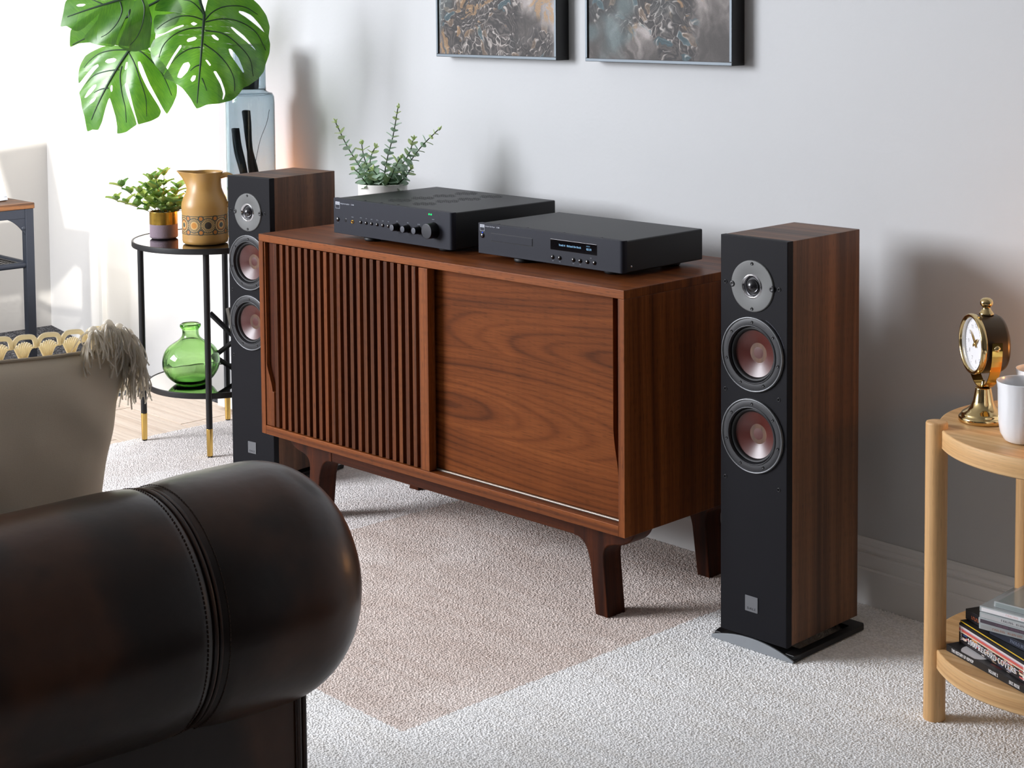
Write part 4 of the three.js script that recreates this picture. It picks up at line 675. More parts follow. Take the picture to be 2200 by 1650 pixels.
  leaf('upper leaf at the left of the plant', 4.55,
    [[50, 240], [112, 244], [186, 288], [232, 296], [300, 258], [340, 220], [400, 170], [458, 108], [446, 100], [420, 190], [372, 250], [284, 350], [350, 402], [450, 438], [560, 452], [600, 432], [636, 330], [690, 200], [734, 98], [750, 100], [741, 150], [694, 280], [642, 400], [630, 444], [700, 474], [790, 476], [860, 460], [920, 440], [944, 250], [932, 100], [900, 0], [850, -80], [700, -150], [400, -160], [200, -90], [96, -10], [76, 100]],
    [[[204, 44], [230, 32], [280, 32], [298, 42], [270, 58], [224, 58]], [[762, -4], [780, -12], [802, -4], [796, 12], [774, 12]]],
    [880, -70], [118, 152],
    [[[640, 20], [660, 110], [610, 240], [520, 330], [458, 358]], [[830, -50], [880, 80], [860, 240], [800, 360], [740, 424]], [[480, 50], [400, 10], [330, -20]]], { roll: 0.5, droop: 0.2, tiltX: -0.2, tiltY: 0.1 });
  leaf('pale leaf behind the upper left leaf', 4.95,
    [[160, 300], [150, 458], [240, 424], [420, 414], [620, 450], [850, 470], [960, 462], [990, 300], [1180, 240], [1240, 90], [1150, -60], [900, -60], [500, 50], [250, 200]], [], [1100, -40], [170, 440], [[[700, 140], [640, 280], [560, 400]], [[900, 40], [940, 200], [900, 400]]], { roll: 0.3, droop: 0.15, tiltX: 0.1, tiltY: 0.2 });
  part('hanging_pot', lathe([[0, 0.0], [0.09, 0.0], [0.115, 0.02], [0.13, 0.17], [0.127, 0.172], [0.118, 0.16], [0.11, 0.1], [0, 0.1]], 40), M.ceramic, p);
  part('soil', lathe([[0.114, 0.13], [0.05, 0.14], [0, 0.142]], 24), M.soil, p);
  for (let k = 0; k < 3; k++) { const a = k * 2.094; part('cord', tube([[Math.cos(a) * 0.127, 0.165, Math.sin(a) * 0.127], [Math.cos(a) * 0.06, 0.5, Math.sin(a) * 0.06], [0, 0.82, 0]], 0.002, 12, 5), M.linen, p); }
  part('ceiling_hook', tube([[0, 0.81, 0], [0, 0.879, 0]], 0.005, 4, 8), M.blackMetal, p);
}

// ---------------------------------------------------------------- leather armchair
{
  const OX = 0.1, OZ = 2.25, s = thing('leather_armchair', 'dark brown leather armchair with fat rolled arms in the foreground', 'armchair', [OX, 0, OZ]);
  // rolled arm: axis runs back from the front end
  const A = V(0.59 - OX, 0.5716, 1.6915 - OZ), yaw = -0.0209, til = 0.013, R0 = 0.1507, LC = 0.1208, EX = 2.25;
  const d = V(Math.sin(yaw) * Math.cos(til), Math.sin(til), Math.cos(yaw) * Math.cos(til)), u = d.clone().cross(UP).normalize(), v = u.clone().cross(d).normalize();
  const radius = (t) => { let r = t < LC ? R0 * Math.pow(Math.max(0, 1 - Math.pow((LC - t) / LC, EX)), 1 / EX) : R0 * (1 - 0.0937 * Math.min(0.6, t - LC)); const q = t - 0.252; r -= 0.0075 * Math.exp(-((q - 0.004) ** 2) / 0.00007) + 0.004 * Math.exp(-((q + 0.0) ** 2) / 0.0012); return r; };
  function roll(from, to, n, mirror = 1, wr = 0.003) {
    const pos_ = [], uv = [], ix = [], m = 96;
    for (let i = 0; i <= n; i++) { let t = mix(from, to, i / n); if (from < LC && i < 26) t = LC * (1 - Math.cos(i / 26 * Math.PI / 2)); else if (from < LC) t = mix(LC, to, (i - 26) / (n - 26)); const r = radius(t);
      for (let j = 0; j <= m; j++) { const a = j / m * 2 * Math.PI, w = r + wr * 0.5 * (fbm(a * 1.5 + 3, t * 5, 9, 2) - 0.5) * clamp(r * 12); const q = A.clone().addScaledVector(d, t).addScaledVector(u, Math.cos(a) * w).addScaledVector(v, Math.sin(a) * w); pos_.push(q.x * mirror + (mirror < 0 ? 0.02 : 0), q.y, q.z); uv.push(a * R0, t); } }
    for (let i = 0; i < n; i++) for (let j = 0; j < m; j++) { const a = i * (m + 1) + j; mirror > 0 ? ix.push(a, a + m + 1, a + 1, a + 1, a + m + 1, a + m + 2) : ix.push(a, a + 1, a + m + 1, a + 1, a + m + 2, a + m + 1); }
    const g = new THREE.BufferGeometry(); g.setAttribute('position', new THREE.Float32BufferAttribute(pos_, 3)); g.setAttribute('uv', new THREE.Float32BufferAttribute(uv, 2)); g.setIndex(ix); g.computeVertexNormals(); return g;
  }
  const ringPts = (t, dr, n = 64, a0 = 0, a1 = 2 * Math.PI) => [...Array(n).keys()].map((k) => { const a = mix(a0, a1, k / n), r = radius(t) + dr; return A.clone().addScaledVector(d, t).addScaledVector(u, Math.cos(a) * r).addScaledVector(v, Math.sin(a) * r); });
  for (const mir of [1, -1]) {
    const arm = part('rolled_arm', roll(0, 1.12, 120, mir), M.leather, s, 'padded roll of the arm');
    if (mir > 0) {
      part('seam_welt', tube(ringPts(0.2525, 0.0025), 0.0026, 120, 8, true), M.leather, arm);
      part('seam_welt', tube(ringPts(0.2600, 0.0030), 0.0030, 120, 8, true), M.leather, arm);
      const st = []; for (const [t, dr] of [[0.243, 0.0004], [0.2725, 0.0004]]) { const pts = ringPts(t, dr, 170); pts.forEach((q, k) => { const w = pts[(k + 1) % 170].clone().sub(q), g = new THREE.CapsuleGeometry(0.0007, w.length() * 0.5, 2, 5); g.applyQuaternion(new THREE.Quaternion().setFromUnitVectors(UP, w.normalize())); g.translate(q.x, q.y, q.z); st.push(g); }); }
      part('stitching', merge(st), M.thread, arm).userData.kind = 'stuff';
    }
    const px = (x) => (mir > 0 ? x : 0.02 - x);
    const pn = (() => { const x0 = px(0.43 - OX), x1 = px(0.648 - OX); return bxr(Math.min(x0, x1), Math.max(x0, x1), 0.09, 0.53, 1.775 - OZ, 2.78 - OZ, 0.02); })();
    part('arm_panel', pn, M.leather, s);
    if (mir > 0) for (const [x, z, r] of [[0.6475, 1.79, 0.0035], [0.651, 1.80, 0.003]]) part('piping', tube([[x - OX - 0.001, 0.10, z - 0.011 - OZ], [x - OX, 0.3, z - 0.011 - OZ], [x - OX, 0.52, z - 0.011 - OZ]], r, 20, 8), M.leather, s);
  }
  part('seat_base', bxr(-0.31, 0.33, 0.09, 0.27, 1.80 - OZ, 2.72 - OZ, 0.02), M.leather, s);
  part('seat_cushion', bxr(-0.305, 0.325, 0.272, 0.42, 1.78 - OZ, 2.56 - OZ, 0.05), M.leather, s);
  part('backrest', bxr(-0.56, 0.58, 0.12, 0.95, 2.58 - OZ, 2.80 - OZ, 0.07), M.leather, s);
  for (const [x, z] of [[-0.5, 1.84], [0.5, 1.84], [-0.5, 2.72], [0.5, 2.72]]) { const g = lathe([[0, 0], [0.018, 0], [0.026, 0.07], [0.03, 0.095], [0, 0.095]], 20); g.translate(x, 0, z - OZ); part('foot', g, M.walnutDark, s); }
}
{ // scatter cushion leaning on the inside of the arm, seen from its plain back
  const e = V(0.10, 0.10, 1).normalize(), dn = V(-0.16, -1, 0.06), n = dn.clone().cross(e).normalize(); dn.copy(e.clone().cross(n)).normalize();   // e runs back along the top edge, dn down
  const C = V(0.352, 0.846, 1.835), S = 0.42, c = thing('scatter_cushion', 'cream linen cushion with lace edge and tassels on the leather armchair', 'cushion', [C.x, C.y, C.z]);
  const P = (a, b, w) => e.clone().multiplyScalar(a).addScaledVector(dn, b).addScaledVector(n, w);   // metres from the top far corner
  const sheet = (sgn) => { const N = 40, pos_ = [], uv = [], ix = []; for (let i = 0; i <= N; i++) for (let j = 0; j <= N; j++) { const a = i / N, b = j / N, x = 2 * a - 1, y = 2 * b - 1; const pin = 0.022 * (1 - y * y) * Math.sign(x) * Math.abs(x) ** 3, pj = 0.006 * (1 - x * x) * Math.sign(y) * Math.abs(y) ** 3; const th = 0.075 * Math.pow((1 - x ** 4) * (1 - y ** 4), 0.55) * (0.55 + 0.5 * b) + 0.006 * (fbm(a * 5, b * 4, 31, 3) - 0.5) * (1 - x ** 6) * (1 - y ** 6) + 0.005 * Math.sin((a * 0.6 + b) * 26) * Math.exp(-((a - 0.10) ** 2 + (b - 0.12) ** 2) / 0.03) + 0.008 * (fbm((a + b) * 3, (a - b) * 9, 37, 2) - 0.5) * (1 - x ** 6) * (1 - y ** 6); const q = P(a * S - pin, b * S - pj + 0.004 * Math.sin(a * 3.2), sgn * th); pos_.push(q.x, q.y, q.z); uv.push(a * 2, b * 2); } for (let i = 0; i < N; i++) for (let j = 0; j < N; j++) { const k = i * (N + 1) + j; sgn > 0 ? ix.push(k, k + 1, k + N + 1, k + 1, k + N + 2, k + N + 1) : ix.push(k, k + N + 1, k + 1, k + 1, k + N + 1, k + N + 2); } const g = new THREE.BufferGeometry(); g.setAttribute('position', new THREE.Float32BufferAttribute(pos_, 3)); g.setAttribute('uv', new THREE.Float32BufferAttribute(uv, 2)); g.setIndex(ix); g.computeVertexNormals(); return g; };
  const front = n.x > 0 ? 1 : -1;                                         // side turned towards +x, the camera's side
  part('back_cover', sheet(front), M.linen, c, 'plain linen back of the cushion');
  part('front_cover', sheet(-front), M.lace, c, 'cream woven front');
  const edge = []; for (let k = 0; k <= 30; k++) { const a = k / 30, x = 2 * a - 1; edge.push(P(a * S, 0.006 * (1 - x * x) + 0.004 * Math.sin(a * 3.2), front * 0.004)); }
  part('seam', tube(edge, 0.0022, 60, 6), M.linen, c);
  // crocheted scallops standing above the top edge
  for (let k = 0; k < 9; k++) {
    const a = 0.052 + k * 0.0355, y0 = 0.002 + 0.004 * Math.sin(a / S * 3.2) + 0.006 * (1 - (2 * a / S - 1) ** 2), o = [];
    for (let f = -4; f <= 4; f++) { const t = f / 4; o.push(tube([P(a + t * 0.004, y0 + 0.004, -front * 0.010), P(a + t * 0.012, y0 - 0.010, -front * 0.014), P(a + t * 0.0145, y0 - 0.019 + 0.007 * t * t, -front * 0.012)], 0.0014, 6, 5)); }
    part('lace_shell', merge(o), M.lace, c);
    part('lace_loop', tube([P(a - 0.0178, y0 - 0.012, -front * 0.012), P(a - 0.012, y0 - 0.024, -front * 0.012), P(a, y0 - 0.026, -front * 0.012), P(a + 0.012, y0 - 0.024, -front * 0.012), P(a + 0.0178, y0 - 0.012, -front * 0.012)], 0.0034, 18, 7), M.lace, c);
  }
  // tassels at the far top corner, hanging over the back
  const R = rng(91), down = V(0, -1, 0);
  const tassel = (root, out, len, count, spread) => {
    const o = []; const kn = new THREE.SphereGeometry(0.0075, 12, 10); kn.scale(1, 1.25, 1); kn.translate(root.x, root.y, root.z); o.push(kn);
    for (let k = 0; k < count; k++) { const j = V(R() - 0.5, R() - 0.5, R() - 0.5), l = len * (0.75 + 0.35 * R()); const p1 = root.clone().addScaledVector(j, 0.008), p2 = p1.clone().addScaledVector(out, 0.013 * (0.6 + 0.6 * R())).addScaledVector(j, spread).add(V(0, -0.006, 0)), p3 = p2.clone().addScaledVector(down, l * 0.5).addScaledVector(j, spread * 0.9), p4 = p3.clone().addScaledVector(down, l * 0.5).add(V((R() - 0.5) * spread * 1.4, 0, (R() - 0.5) * spread * 1.4)); o.push(tube([p1, p2, p3,  p4], 0.00105, 9, 4)); }
    part('tassel', merge(o), M.tassel, c, 'cream thread tassel');
  };
  const im = V(0.681, 0, -0.732);                                        // towards the image's right
  const cam = V(0.731, 0.07, 0.679);
  tassel(P(0.066, -0.018, 0), cam.clone().addScaledVector(im, 0.1), 0.034, 42, 0.014);
  tassel(P(0.044, -0.026, 0), cam.clone().addScaledVector(im, 0.2), 0.034, 42, 0.014);
  tassel(P(0.026, -0.020, 0), cam.clone().addScaledVector(im, 0.1), 0.040, 42, 0.014);
  tassel(P(0.010, -0.012, 0), cam.clone().addScaledVector(im, 0.3), 0.048, 42, 0.014);
  tassel(P(0.004, 0.004, 0), im.clone().addScaledVector(cam, 0.9), 0.050, 42, 0.012);
  tassel(P(-0.002, 0.022, 0), im.clone().multiplyScalar(0.6).addScaledVector(cam, 0.6), 0.046, 42, 0.012);
}

// ---------------------------------------------------------------- console table at the far left
{
  const s = thing('console_table', 'rustic wood and dark metal console table against the far left wall', 'table', [-3.02, -0.02, 0.245]);
  const H = 0.628, L = 0.75, W = 0.34;   // corner at the origin, top runs towards +z and -x
  part('table_top', bxr(-W, 0.0, H - 0.02, H, 0, L, 0.003, 'z'), M.rustic, s, 'rustic brown top');
  const leg = (x, z) => part('leg', bxr(x - 0.03, x, 0, H - 0.02, z, z + 0.03, 0.002), M.greyMetal, s);
  const l = leg(-0.002, 0.004); leg(-W + 0.032, 0.004); leg(-0.002, L - 0.034); leg(-W + 0.032, L - 0.034);
  part('apron', bxr(-0.03, -0.004, H - 0.052, H - 0.02, 0.034, L - 0.034, 0.002), M.greyMetal, s);
  part('apron', bxr(-W + 0.032, -0.032, H - 0.052, H - 0.02, 0.006, 0.03, 0.002), M.greyMetal, s);
  const gs = new THREE.Shape(); gs.moveTo(0, 0); gs.lineTo(0.07, 0); gs.quadraticCurveTo(0.03, -0.012, 0.0, -0.06); gs.closePath();
  const gg = extr(gs, 0.005, { bevel: 0.0005 }); gg.rotateY(-Math.PI / 2); gg.translate(-0.006, H - 0.05, 0.034); part('corner_bracket', gg, M.greyMetal, s);
  part('bolt', (() => { const g = lathe([[0, 0.003], [0.005, 0.002], [0.007, 0]], 14); g.rotateZ(-Math.PI / 2); g.translate(-0.0035, H - 0.085, 0.042); return g; })(), M.greyMetal, l);
  part('shelf_rail', (() => { const g = cyl(0.0105, 0.0105, L - 0.06, 16); g.rotateX(Math.PI / 2); g.translate(-0.017, 0.415, L / 2); return g; })(), M.greyMetal, s);
  part('shelf_rail', (() => { const g = cyl(0.0105, 0.0105, W - 0.06, 16); g.rotateZ(Math.PI / 2); g.translate(-W / 2, 0.415, 0.02); return g; })(), M.greyMetal, s);
  const mesh = []; for (let k = 0; k < 30; k++) mesh.push(bx(W - 0.04, 0.002, 0.006, -W / 2, 0.418, 0.04 + k * 0.023, 0)); for (let k = 0; k < 14; k++) mesh.push(bx(0.006, 0.002, L - 0.06, -W + 0.03 + k * 0.022, 0.416, L / 2, 0));
  part('mesh_shelf', merge(mesh), M.blackMetal, s, 'dark metal mesh shelf');
  const f = thing('photo_frame', 'silver photo frame leaning on the rustic console table', 'frame', [-3.108, 0.609, 0.375]);
  const q = new THREE.Euler(-0.3, 1.9, 0, 'YXZ');
  for (const [a, b, c, d] of [[-0.09, 0.09, 0, 0.012], [-0.09, 0.09, 0.228, 0.24], [-0.09, -0.078, 0.012, 0.228], [0.078, 0.09, 0.012, 0.228]]) { const m = part('frame_side', bxr(a, b, c, d, -0.008, 0.008, 0.002), std({ color: 0xb9c0cc, roughness: 0.3, metalness: 0.7 }), f); m.rotation.copy(q); }
  const m = part('mount', bxr(-0.078, 0.078, 0.012, 0.228, -0.006, 0.002, 0), M.white, f); m.rotation.copy(q);
}

// ---------------------------------------------------------------- round oak table on the right and what it carries
const OT = [0.852, 0.25];
{
  const s = thing('oak_side_table', 'round two-tier pale oak side table on the right', 'table', [OT[0], 0, OT[1]]);
  const slab = (r, y0, y1) => { const g = lathe([[0, y0], [r - 0.003, y0], [r, y0 + 0.003], [r, y1 - 0.003], [r - 0.0008, y1 - 0.0008], [r - 0.003, y1], [0, y1]], 120); const q = strip(g), p = q.attributes.position, uv = q.attributes.uv; for (let t = 0; t < p.count; t += 3) { const flat = Math.max(p.getY(t), p.getY(t + 1), p.getY(t + 2)) - Math.min(p.getY(t), p.getY(t + 1), p.getY(t + 2)) < 0.0015; let a0 = Math.atan2(p.getZ(t), p.getX(t)); if (Math.hypot(p.getX(t), p.getZ(t)) < 1e-4) a0 = Math.atan2(p.getZ(t + 1), p.getX(t + 1)); for (let i = t; i < t + 3; i++) { if (flat) uv.setXY(i, p.getX(i) + 0.3, p.getZ(i) + 0.35); else { let a = Math.atan2(p.getZ(i), p.getX(i)); if (a - a0 > Math.PI) a -= 2 * Math.PI; if (a0 - a > Math.PI) a += 2 * Math.PI; uv.setXY(i, a * r, p.getY(i)); } } } return q; };
  // top and edge are separate so that the grain turns with the edge
  const slabs = (name, r, y0, y1) => { part(name, slab(r, y0, y1), M.oak, s, name === 'table_top' ? 'oak veneer top' : undefined); };
  slabs('table_top', 0.24, 0.4965, 0.532); slabs('shelf', 0.2455, 0.0985, 0.135);
  for (const a of [139, 219, 319, 41]) {
    const t = a * Math.PI / 180, R = 0.2455, g = lathe([[0, 0], [0.018, 0], [0.0195, 0.002], [0.0195, 0.5395], [0.0185, 0.5425], [0.015, 0.5435], [0, 0.5435]], 40); { const p = g.attributes.position, uv = g.attributes.uv; for (let i = 0; i < p.count; i++) uv.setXY(i, p.getY(i) + a, Math.atan2(p.getZ(i), p.getX(i)) * 0.0195); }
    g.translate(Math.cos(t) * R, 0, Math.sin(t) * R); part('leg', g, M.oak, s);
  }
}
{
  const c = thing('brass_mantel_clock', 'round brass and black desk clock on the oak table', 'clock', [0.7003, 0.5322, 0.3149], -0.62);
  part('base', lathe([[0, 0], [0.0415, 0], [0.0435, 0.002], [0.0435, 0.008], [0.0415, 0.0105], [0.0385, 0.0115], [0.0385, 0.0145], [0.036, 0.0175], [0.030, 0.021], [0.022, 0.028], [0.018, 0.038], [0.0155, 0.052], [0.0142, 0.060], [0.0142, 0.0625], [0, 0.0625]], 64), M.brass, c, 'stepped brass foot');
  part('finial_screw', lathe([[0.0, 0.062], [0.005, 0.062], [0.0052, 0.067], [0.0035, 0.0685], [0.0038, 0.072], [0.0025, 0.0745], [0, 0.075]], 20), M.brass, c);
  const CY = 0.1415, R = 0.0535, Dp = 0.05;
  // u shaped bracket
  const bp = []; for (let k = 0; k <= 24; k++) { const a = Math.PI + k / 24 * Math.PI; bp.push([Math.cos(a) * 0.0585, CY - 0.002 + Math.sin(a) * 0.0760]); } bp.unshift([-0.0585, CY + 0.012]); bp.push([0.0585, CY + 0.012]);
  { const pos_ = [], ix = [], n = bp.length; bp.forEach(([x, y], i) => { const p0 = bp[Math.max(0, i - 1)], p1 = bp[Math.min(n - 1, i + 1)], dx = p1[0] - p0[0], dy = p1[1] - p0[1], l = Math.hypot(dx, dy), nx = dy / l * 0.0009, ny = -dx / l * 0.0009; for (const [o, z] of [[1, 0.0095], [1, -0.0095], [-1, -0.0095], [-1, 0.0095]]) pos_.push(x + nx * o, y + ny * o, z); }); for (let i = 0; i + 1 < n; i++) for (let j = 0; j < 4; j++) { const a = i * 4 + j, b = i * 4 + (j + 1) % 4; ix.push(a, a + 4, b, b, a + 4, b + 4); } const g = new THREE.BufferGeometry(); g.setAttribute('position', new THREE.Float32BufferAttribute(pos_, 3)); g.setIndex(ix); const g2 = g.toNonIndexed(); g2.computeVertexNormals(); part('bracket', g2, std({ color: 0xd9b35e, roughness: 0.16, metalness: 1, side: THREE.DoubleSide }), c, 'polished brass bracket'); }
  const dr = part('drum', facing(lathe([[0, -Dp], [0.043, -Dp], [0.049, -Dp + 0.003], [R - 0.001, -Dp + 0.010], [R - 0.0005, 0.0]], 72), 0, CY, 0.0), std({ color: 0x564a3c, roughness: 0.38, metalness: 0.8 }), c, 'dark bronze drum'); dr.position.z = 0.018;
  part('bezel', facing(lathe([[0.047, 0.004], [0.0485, 0.007], [0.051, 0.0085], [0.0535, 0.0075], [0.0548, 0.004], [0.0545, -0.001], [0.053, -0.003]], 72), 0, CY, 0), M.brass, dr, 'brass bezel');
  const ft = canvasTex(512, 512, (g, w) => { g.fillStyle = '#eeeef0'; g.fillRect(0, 0, w, w); g.fillStyle = '#303036'; g.font = '50px sans-serif'; g.textAlign = 'center'; g.textBaseline = 'middle'; for (let k = 1; k <= 12; k++) { const a = k / 12 * 2 * Math.PI; g.fillText(String(k), 256 + Math.sin(a) * 176, 256 - Math.cos(a) * 176); } for (let k = 0; k < 60; k++) { const a = k / 60 * 2 * Math.PI, r0 = k % 5 ? 232 : 226; g.strokeStyle = '#303036'; g.lineWidth = k % 5 ? 2 : 6; g.beginPath(); g.moveTo(256 + Math.sin(a) * r0, 256 - Math.cos(a) * r0); g.lineTo(256 + Math.sin(a) * 240, 256 - Math.cos(a) * 240); g.stroke(); } });
  const fg = new THREE.CircleGeometry(0.0475, 64); fg.translate(0, CY, -0.003); part('dial', fg, std({ map: ft, roughness: 0.6 }), dr, 'white dial with numerals');
  part('inner_wall', facing(lathe([[0.0475, -0.003], [0.0475, 0.004]], 64), 0, CY, 0), M.white, dr);
  const hand = (a, l, w, z) => { const sh = new THREE.Shape(); sh.moveTo(-w, -0.008); sh.lineTo(w, -0.008); sh.quadraticCurveTo(w * 2.2, l * 0.45, 0, l); sh.quadraticCurveTo(-w * 2.2, l * 0.45, -w, -0.008); const g = extr(sh, 0.0006, { bevel: 0 }); g.rotateZ(-a); g.translate(0, CY, z); return g; };
  part('hand', hand(10.55 / 12 * 2 * Math.PI, 0.030, 0.0016, -0.0012), M.brassSatin, dr, 'brass minute hand'); part('hand', hand(1.75 / 12 * 2 * Math.PI, 0.019, 0.002, -0.0002), M.brassSatin, dr, 'brass hour hand');
  part('hub', facing(lathe([[0, 0.003], [0.003, 0.0025], [0.004, 0]], 16), 0, CY, -0.002), M.brassSatin, dr);
  part('glass', facing(lathe([[0, 0.0075], [0.02, 0.0068], [0.036, 0.0055], [0.0475, 0.0035]], 48), 0, CY, 0), phys({ color: 0xffffff, roughness: 0.02, transmission: 1, thickness: 0 }), dr);
  part('knob', (() => { const g = lathe([[0.0, 0.0], [0.0125, 0.0], [0.0135, 0.002], [0.012, 0.0045], [0.008, 0.010], [0.0065, 0.0135], [0.008, 0.0145], [0.0112, 0.0185], [0.0118, 0.0225], [0.0105, 0.027], [0.006, 0.0305], [0, 0.0315]], 40); g.translate(0, CY + R - 0.0015, -0.004); return g; })(), M.brass, c, 'brass ball knob');
  for (const x of [-1, 1]) part('pivot', (() => { const g = lathe([[0, 0.0045], [0.004, 0.0035], [0.0058, 0]], 20); g.rotateZ(-x * Math.PI / 2); g.translate(x * 0.0592, CY + 0.002, 0); return g; })(), M.brass, c);
}
{ // pearly fluted mugs
  const mt = dataTex(256, 256, (a, b) => { const n = fbm(a * 6 + b * 2, b * 3, 55, 3); return mix3([226, 228, 232], [250, 250, 250], n); }, { wrap: THREE.RepeatWrapping });
  const mm = phys({ map: mt, roughness: 0.22, clearcoat: 0.8, clearcoatRoughness: 0.1, sheen: 0.2 });
  const g = lathe([[0, 0.002], [0.024, 0], [0.031, 0.004], [0.0375, 0.016], [0.0405, 0.035], [0.0415, 0.07], [0.0425, 0.093], [0.0445, 0.1045], [0.044, 0.106], [0.0425, 0.105], [0.0405, 0.092], [0.039, 0.05], [0.034, 0.014], [0, 0.009]].map((p) => p), 96), q = g.attributes.position;
  for (let i = 0; i < q.count; i++) { const x = q.getX(i), y = q.getY(i), z = q.getZ(i), a = Math.atan2(z, x), f = 1 + 0.012 * Math.abs(Math.sin(a * 9 + y * 22)) * sstep(0.005, 0.03, y) * sstep(0.1, 0.085, y); q.setX(i, x * f); q.setZ(i, z * f); } g.computeVertexNormals();
  const hg = tube([[0.040, 0.085, 0], [0.062, 0.082, 0], [0.070, 0.055, 0], [0.060, 0.03, 0], [0.039, 0.026, 0]], 0.005, 30, 10);
  const a = thing('mug', 'white pearly fluted mug nearer the front of the oak table', 'mug', [0.824, 0.5322, 0.391], 0.4); part('body', g, mm, a); part('handle', hg, mm, a);
  const b = a.clone(); b.name = numbered('mug'); b.position.set(0.797, 0.5322, 0.284); b.rotation.y = -0.6; scene.add(b); tag(b, 'second white mug, behind the front mug on the oak table', 'mug');
  for (const k of [0]) { const cf = part('drink', lathe([[0, 0.078], [0.0395, 0.078], [0.0396, 0.076], [0, 0.076]], 40), std({ color: 0x5a3418, roughness: 0.15 }), b, 'brown drink'); }
}
{ // books and disc cases on the lower shelf
  const paper = std({ color: 0xd8d2c4, roughness: 0.9 });
  const book = (name, label, cat, pos, yaw, L, Hh, Wd, cover, spineTex, topTex) => {
    const b = thing(name, label, cat, pos, yaw);      // origin: front left corner of the spine; x along the spine, -z into the book
    part('cover', merge([bxr(0, L, 0, 0.0014, -Wd, 0, 0.0006), bxr(0, L, Hh - 0.0014, Hh, -Wd, 0, 0.0006), bxr(0, L, 0.0012, Hh - 0.0012, -0.002, 0.0, 0.0006)]), cover, b);
    part('pages', bxr(0.002, L - 0.002, 0.0014, Hh - 0.0014, -Wd + 0.003, -0.002, 0), paper, b);
    if (spineTex) part('spine_print', faceUV((() => { const g = new THREE.PlaneGeometry(L - 0.002, Hh - 0.0004); g.translate(L / 2, Hh / 2, 0.0003); return g; })(), 0.001, L - 0.001, 0.0002, Hh - 0.0002), std({ map: spineTex, roughness: 0.4 }), b);
    if (topTex) { const g = new THREE.PlaneGeometry(L - 0.002, Wd - 0.002); g.rotateX(-Math.PI / 2); g.translate(L / 2, Hh + 0.0003, -Wd / 2); part('cover_print', g, std({ map: topTex, roughness: 0.35 }), b); }
    return b;
  };
  const black = std({ color: 0x0c0c0d, roughness: 0.45 });
  book('book', 'thin black paperback about hip hop, lowest in the stack on the oak shelf', 'book', [0.694, 0.1352, 0.4165], -0.343, 0.235, 0.0118, 0.16, black,
    canvasTex(1536, 78, (g, w, h) => { g.fillStyle = '#0d0d0f'; g.fillRect(0, 0, w, h); g.fillStyle = '#e8e8e8'; g.font = 'bold 54px sans-serif'; g.save(); g.scale(0.62, 1); g.fillText('THE HISTORY OF HIPHOP', 150, 58); g.fillText('VOLUME 2', 1215, 58); g.fillText('ERIC REESE', 1780, 58); g.restore(); }),
    canvasTex(512, 350, (g, w, h) => { g.fillStyle = '#101012'; g.fillRect(0, 0, w, h); g.fillStyle = '#c9c9cb'; g.beginPath(); g.ellipse(120, 300, 70, 60, 0.3, 0, 7); g.fill(); g.fillStyle = '#5a1a1e'; g.fillRect(230, 318, 60, 12); }));
  const R = rng(8);
  const rec = canvasTex(1536, 240, (g, w, h) => { g.fillStyle = '#191416'; g.fillRect(0, 0, w, h); const cs = ['#d6b48a', '#c8564a', '#d8706a', '#e0d2c6', '#c9c4d8', '#e6c9b0', '#d98a3a', '#2b4f9a']; let y = 0; for (const [c, t] of [['#1a1a1e', 26], ['#d9cfc8', 18], ['#b9a8b8', 14], ['#c85a50', 34], ['#d8c8b0', 16]]) { g.fillStyle = c; g.fillRect(0, y, w, t); y += t; } for (let k = 0; k < 60; k++) { g.fillStyle = cs[Math.floor(R() * 8)]; g.fillRect(R() * w, y + R() * (h - y - 12), 30 + R() * 90, 6 + R() * 20); } g.fillStyle = '#3a3030'; g.fillRect(0, 214, w, 8); g.font = 'bold 96px serif'; g.lineWidth = 12; g.strokeStyle = '#151015'; g.fillStyle = '#f4f1ee'; g.strokeText('1000 RECORD COVERS', 190, 200); g.fillText('1000 RECORD COVERS', 190, 200); g.save(); g.translate(60, 214); g.rotate(-Math.PI / 2); g.font = 'bold 40px sans-serif'; g.fillText('TASCHEN', 0, 0); g.restore(); g.save(); g.translate(1440, 220); g.rotate(-Math.PI / 2); g.font = 'bold 44px sans-serif'; g.fillText('TASCHEN', 0, 0); g.restore(); });
  book('book', 'thick colourful record cover book, second from the bottom of the oak shelf stack', 'book', [0.703, 0.1474, 0.3905], -0.436, 0.212, 0.0345, 0.145, std({ color: 0x30282a, roughness: 0.4 }), rec);
  book('book', 'thin black magazine with a yellow edge on top of the record cover book', 'book', [0.7045, 0.1823, 0.3895], -0.436, 0.21, 0.0042, 0.145, black,
    canvasTex(1024, 24, (g, w, h) => { g.fillStyle = '#d8b21e'; g.fillRect(0, 0, w, h); g.fillStyle = '#141416'; g.fillRect(0, 12, w, 12); }));
  const kase = thing('black_case', 'small black box with orange lettering behind the disc cases', 'box', [0.708, 0.1869, 0.378], -0.40);
  part('box', bxr(0, 0.07, 0, 0.0185, -0.105, 0, 0.001), black, kase);
  part('spine_print', faceUV((() => { const g = new THREE.PlaneGeometry(0.068, 0.0175); g.translate(0.035, 0.00925, 0.0003); return g; })(), 0.001, 0.069, 0.0005, 0.018), std({ map: canvasTex(512, 132, (g, w, h) => { g.fillStyle = '#121116'; g.fillRect(0, 0, w, h); g.fillStyle = '#b0582a'; for (let i = 0; i < 9; i++) { g.fillRect(130 + i * 34, 50, 9, 44); if (i % 2) g.fillRect(130 + i * 34, 50, 24, 10); else g.fillRect(130 + i * 34, 84, 24, 10); } }), roughness: 0.4 }), kase);
